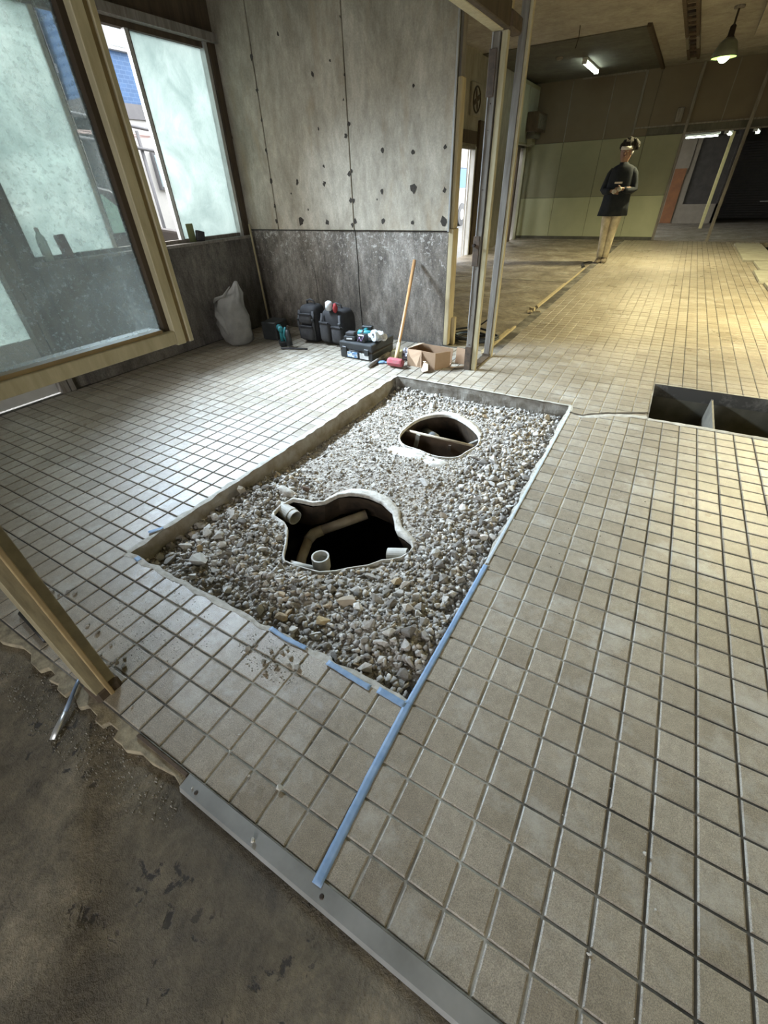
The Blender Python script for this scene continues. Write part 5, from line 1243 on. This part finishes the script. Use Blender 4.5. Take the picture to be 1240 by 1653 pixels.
hose = MB(); ph = []
t = thing('hose_coil', 'loosely coiled black and blue hoses behind the bare posts', 'hose', (-1.37, 3.28, -.012))
rs_ = random.Random(3)
for q in range(4):
    rr_ = .13+.03*q; c = (rs_.uniform(-.03, .03), rs_.uniform(-.04, .04)); pts = []
    for k in range(26):
        a = 2*PI*k/25+q; r = rr_*(1+.12*math.sin(2*a+q)); pts.append((c[0]+r*math.cos(a)*1.25, c[1]+r*math.sin(a)*.9, .012+.012*q+.01*(1+math.sin(3*a+q))))
    MB().tube(pts, .0105, 8).build('hose_loop', M_BLKP if q != 1 else M_BLUEST, t, smooth=True)
MB().tube([(.12, .1, .02), (.18, .12, .10), (.10, .2, .2), (0, .18, .12), (-.12, .12, .03)], .009, 8).build('hose_loop', M_BLKP, t, smooth=True)

# things on the window sill
t = thing('plastic_bottle', 'clear plastic bottle on the sill seen through the dusty glass', 'bottle', (-4.05, .68, .955))
MB().lathe([(.030, 0), (.034, .01), (.034, .13), (.030, .16), (.013, .19), (.013, .20)], 18).build('bottle_body', M_MILKY, t, smooth=True)
MB().lathe([(.015, .20), (.015, .222), (.0, .222)], 14).build('cap', M_WHITE, t)
MB().lathe([(.0325, .015), (.0335, .055), (.0, .055)], 14).build('liquid', mat('yellow_liquid', (.50, .42, .12), None, 8, .3), t)
tag(B(-4.08, -4.035, .80, .87, .955, 1.12, RX(.1)).build('brown_block', mat('red_brown_brick_block', (.16, .10, .08), None, 20, .8), None, bevel=.004), 'red-brown block on the sill beside the plastic bottle', 'block')
tag(B(-4.08, -4.04, 1.56, 1.63, .955, 1.05).build('small_block', M_DKWOOD, None, bevel=.004), 'small dark block on the sill right of the frosted pane seen through glass', 'block')
tag(B(-4.078, -4.035, 2.16, 2.25, .955, 1.045, RX(-.25)).build('dark_block', M_BLKG, None, bevel=.006), 'dark block leaning on the sill before the right frosted pane', 'block')
tag(B(-4.098, -4.088, 2.09, 2.17, .955, 1.11).build('green_card', mat('olive_green_card', (.20, .22, .10), None, 12, .7), None), 'olive green card standing against the window stile on the sill', 'card')

# debris on the tiles
M_PEB = mat('pale_stone_chip', (.50, .48, .42), (.38, .36, .31), 60, .9)
for n_, (x, y, z, s_, l) in enumerate([(-.30, -1.10, 0, .020, 'pale stone chip lying alone on the tiles left of the long tape'), (-.28, -1.225, 0, .014, 'small white stone chip on the middle of the steel threshold'), (-.52, -1.222, 0, .009, 'tiny chip at the left end of the steel threshold'),
        (-.50, -1.10, 0, .009, 'tiny chip on the tiles near the left end of the threshold'), (-.40, -1.12, 0, .008, 'tiny dark chip on the tile joint left of the lone pale chip'), (.59, -.76, 0, .010, 'small white chip among the right foreground tiles'), (.50, -1.01, 0, .010, 'white plaster flake on the joint in the bottom right tiles'),
        (-.51, -1.05, 0, .007, 'tiny pale chip upper left of the lone pale chip'), (-.89, -1.16, 0, .010, 'pale chip at the foot of the door jamb'), (.62, -.86, 0, .006, 'tiny chip below the small white chip in the right foreground')]):
    me = RM[n_].copy(); me.materials[0] = M_PEB; o = bpy.data.objects.new('stone_chip', me); COL.objects.link(o)
    o.location = (x, y, s_*.30); o.scale = (s_,)*3; o.rotation_euler = (.2, .3, n_); tag(o, l, 'stone')
rub = [(-7.1, -8.1), (-6.2, -8.2), (-5.9, -8.5), (-6.1, -7.9), (-5.9, -7.6), (-5.8, -7.4), (-5.3, -7.9), (-5.0, -7.8), (-7.0, -7.8), (-6.3, -7.7), (-5.5, -7.6), (-5.7, -8.1), (-11.0, -10.8), (-11.1, -11.0), (-10.8, -11.0), (-10.8, -10.6), (-10.5, -10.8), (-16.6, -10.1), (-16.2, -10.1), (-16.0, -9.8), (-15.6, -9.7), (-13.5, -10.4), (-12.8, -10.4), (-11.8, -10.5), (-12.2, -11.0), (-11.7, -11.0)]
M_RUB = mat('soil_grey_crumb', (.15, .135, .105), (.30, .28, .24), 40, .95)
for n_, (x, y) in enumerate(rub):
    me = RM[n_ % 14].copy() if n_ < 2 else None
    o = bpy.data.objects.new('mortar_crumb', RUBM[n_ % 3] if n_ >= 2 else me); COL.objects.link(o) if True else None
    if n_ < 2: me.materials[0] = M_RUB; RUBM = [me, me, me] if n_ == 0 else [me, RUBM[0], me]
    s_ = random.uniform(.012, .026); o.scale = (s_, s_, s_*.8); o.location = (x*.1, y*.1, s_*.25); o.rotation_euler = (random.uniform(-.4, .4), .2, random.uniform(0, 6))
    near_ = x > -9
    tag(o, 'crumbled mortar bit on the tiles near the torn tape of the near pit border' if near_ else 'crumbled mortar bit on the tiles behind the door jamb', 'crumb', 'mortar crumbs near the pit border' if near_ else 'mortar crumbs behind the door jamb')
def dustspill(name, label, cx, cy, rx, ry, n, m, smin, smax, z0=0):
    b = MB(); rs_ = random.Random(int(cx*100))
    for k in range(n):
        a = rs_.uniform(0, 6.28); r = math.sqrt(rs_.random()); s_ = rs_.uniform(smin, smax); x, y = cx+rx*r*math.cos(a), cy+ry*r*math.sin(a)
        b.add([(x-s_, y-s_*.6, z0), (x+s_, y-s_*.5, z0), (x+s_*.1, y+s_, z0), (x, y, z0+s_*.9)], [(0, 1, 3), (1, 2, 3), (2, 0, 3), (0, 2, 1)])
    o = b.build(name, m); o['kind'] = 'stuff'; return tag(o, label, 'debris')
dustspill('grit', 'fine grey grit spilled on the tiles left of the near pit border', -1.10, -.90, .25, .16, 500, M_RUB, .0008, .0028)
dustspill('grit', 'fine grey grit spilled at the torn tape on the near border', -.60, -.79, .16, .08, 400, M_RUB, .0008, .0032)
dustspill('grit', 'loose grit and crumbs along the broken bedding edge', -1.0, -1.30, .5, .07, 500, M_RUB, .0015, .005, -.024)
dustspill('grit', 'sparse pale grit scattered over the near right tiles', .3, -.8, .7, .4, 160, M_PEB, .0008, .0022)
dustspill('grit', 'dark specks scattered over the tiles right of the pit', .25, .9, .4, .9, 70, M_SCREW, .001, .004)

# ------------------------------------------------------------------ OUTSIDE
M_GROUND = mat('pale_street_ground', (.16, .16, .15), (.12, .12, .11), 3, .9)
struct(B(-30, -4.26, -8, 30, -.2, -.12).build('ground_street', M_GROUND)); struct(B(-12, 12, -14, -4.76, -.2, -.03).build('ground_entrance', M_GROUND))
def siding(name, c, mortar, sc):
    m, nt, p, out = new_mat(name); pos = geo_pos(nt)
    sx = N(nt, 'ShaderNodeSeparateXYZ'); L(nt, pos, sx.inputs[0]); cb = N(nt, 'ShaderNodeCombineXYZ'); L(nt, sx.outputs[1], cb.inputs[0]); L(nt, sx.outputs[2], cb.inputs[1])
    br = N(nt, 'ShaderNodeTexBrick', Scale=sc); br.inputs['Color1'].default_value = (*c, 1); br.inputs['Color2'].default_value = (*(x*.8 for x in c), 1); br.inputs['Mortar'].default_value = (*mortar, 1)
    L(nt, cb.outputs[0], br.inputs['Vector']); L(nt, br.outputs[0], p.inputs['Base Color']); p.inputs['Roughness'].default_value = .7; return m
M_HBLUE = siding('blue_tile_siding', (.035, .085, .18), (.06, .11, .20), 4.0)
M_HWHITE = mat('white_house_render', (.40, .40, .38), (.34, .34, .33), 2, .8); M_HBEIGE = mat('beige_house_render', (.26, .235, .185), (.22, .20, .16), 3, .8)
M_HFRAME = mat('grey_window_frame', (.10, .10, .105), None, 5, .5); M_HGLASS = mat('pale_house_window_glass', (.30, .36, .38), (.24, .30, .32), 3, .2)
t = thing('house', 'blue tiled upper floor house with pale base seen through the window gap', 'house', (-10, 6.3, -.12))
B(-3, 0, -1.05, 1.6, 2.95, 6.5).build('blue_upper_wall', M_HBLUE, t); B(-3, .06, -1.1, 1.6, 2.72, 2.95).build('grey_band', M_HFRAME, t)
B(-3, .02, -.75, 1.6, 0, 2.72).build('white_lower_wall', M_HWHITE, t)
for (a, b_, c, d) in ((-.25, .22, 3.68, 4.15), (.02, .34, 1.58, 2.22)):
    f = B(.0, .10, a, b_, c, d).build('window', M_HFRAME if c < 3 else M_HWHITE, t); B(.10, .11, a+.04, b_-.04, c+.05, d-.05).build('pane', M_HGLASS, f)
B(.02, .05, -.9, 1.6, .45, .52).build('base_line', M_HFRAME, t)
t = thing('house', 'beige house with small windows at the left of the window gap', 'house', (-10.4, 4.2, -.12))
B(-3, 0, -1.5, .98, 0, 6.5).build('wall', M_HBEIGE, t); B(-3, .05, -1.5, .98, 3.3, 3.42).build('band', M_HFRAME, t)
for (a, b_, c, d) in ((.55, .80, 3.5, 4.1), (.82, .95, 3.5, 4.1), (.45, .95, 4.3, 4.9), (.3, .8, 1.2, 2.2)):
    f = B(0, .05, a, b_, c, d).build('window', M_HFRAME, t); B(.05, .06, a+.03, b_-.03, c+.04, d-.04).build('pane', M_HWHITE, f)
t = thing('carport', 'carport with pipe frame and pinkish roof sheets between the houses and the car', 'carport', (-8.9, 4.6, -.12))
M_ROOFS = mat('pinkish_roof_sheet', (.30, .22, .20), (.20, .15, .14), 7, .6)
for k in range(7): B(-.55, .3, -1.3+k*.42, -.91+k*.42, 2.36+.02*(k % 2), 2.375+.02*(k % 2), RY(.12)).build('roof_sheet', M_ROOFS, t)
for z, x in ((2.52, .3), (2.22, .35)): MB().tube([(x, -1.4, z+.12), (x, 1.7, z-.18)], .025, 8).build('beam_pipe', M_HFRAME, t, smooth=True)
for y in (-1.2, .55, 1.6): MB().tube([(.3, y, 0), (.3, y, 2.4)], .03, 8).build('pole', M_HFRAME, t, smooth=True)
t = thing('hedge', 'yellow-green shrub at the foot of the white wall outside', 'shrub', (-8.15, 5.0, -.12))
b = MB()
rs_ = random.Random(9)
for k in range(260):
    c = Vector((rs_.uniform(-.3, .3), rs_.uniform(-.7, .7), rs_.uniform(.1, .85))); d = Vector((rs_.uniform(-1, 1), rs_.uniform(-1, 1), rs_.uniform(-1, 1))).normalized()*.06; e = d.orthogonal().normalized()*.025
    b.add([c, c+d*.5+e, c+d, c+d*.5-e], [(0, 1, 2, 3)])
b.build('foliage', mat('yellow_green_leaves', (.22, .24, .06), (.14, .18, .05), 20, .7), t).__setitem__('kind', 'stuff')
MB().tube([(0, 0, 0), (0, .1, .5)], .03, 6).build('stem', M_DKWOOD, t)
# car outside (profile along Y, width along X)
t = thing('car', 'dark car parked in the street outside the window gap', 'car', (-6.9, 1.9, -.12))
prof = [(-2.1, .35), (-2.1, .85), (-1.95, 1.0), (-1.7, 1.5), (-1.2, 1.66), (.3, 1.66), (.8, 1.55), (1.35, 1.12), (2.1, .98), (2.25, .7), (2.25, .35)]
n_ = len(prof)
v = [(-.8, y, z) for y, z in prof]+[(.8, y, z) for y, z in prof]
MB().add(v, [tuple(range(n_))[::-1], tuple(range(n_, 2*n_))]+[(i, (i+1) % n_, n_+(i+1) % n_, n_+i) for i in range(n_)]).build('body', mat('dark_bronze_car_paint', (.06, .05, .045), None, 3, .3), t, bevel=.05, seg=3, smooth=False)
M_CGL = mat('greenish_car_glass', (.16, .26, .21), (.22, .32, .27), 4, .15)
for pts in ([(.805, -1.55, 1.1), (.805, -.45, 1.1), (.805, -.45, 1.55), (.805, -1.25, 1.55)], [(.805, -.38, 1.1), (.805, .45, 1.1), (.805, .45, 1.55), (.805, -.38, 1.55)], [(.805, .52, 1.1), (.805, 1.12, 1.1), (.805, .66, 1.5), (.805, .52, 1.53)]):
    MB().add(pts, [tuple(range(4))]).build('side_window', M_CGL, t, solid=.01)
MB().add([(-.7, .84, 1.53), (.7, .84, 1.53), (.72, 1.33, 1.15), (-.72, 1.33, 1.15)], [(0, 1, 2, 3)]).build('windscreen', M_CGL, t, solid=.02)
MB().ell((.9, .95, 1.15), (.09, .06, .07), seg=10, rings=8).build('wing_mirror', M_BLKP, t, smooth=True)
for y in (-1.35, 1.45):
    for x in (-.72, .72):
        w_ = MB().tube([(x-.1, y, .33), (x+.1, y, .33)], .33, 24).build('wheel', M_BLKP, t); MB().tube([(x-.105, y, .33), (x+.105, y, .33)], .19, 16).build('wheel_hub', M_ALU, w_)
B(.3, .75, 2.22, 2.27, .62, .78).build('headlamp', M_HGLASS, t)
# truck seen through the doorway
t = thing('truck', 'white truck with blue side panel outside the street doorway', 'truck', (-8.4, 19.0, -.12))
B(-1.5, .0, -2.4, 2.4, .55, 1.35).build('bed_side', mat('white_truck_paint', (.34, .34, .34), None, 3, .5), t, bevel=.03)
B(-1.48, .01, -2.3, 2.3, 1.36, 2.0).build('blue_panel', mat('sky_blue_truck_panel', (.03, .17, .36), None, 3, .5), t, bevel=.02)
B(-1.45, -.02, -2.35, 2.35, 2.0, 3.0).build('cover', M_HWHITE, t, bevel=.05)
for y in (-1.5, 1.3):
    w_ = MB().tube([(-.25, y, .42), (.02, y, .42)], .42, 24).build('wheel', M_BLKP, t); MB().tube([(-.1, y, .42), (.03, y, .42)], .2, 16).build('wheel_hub', M_ALU, w_)
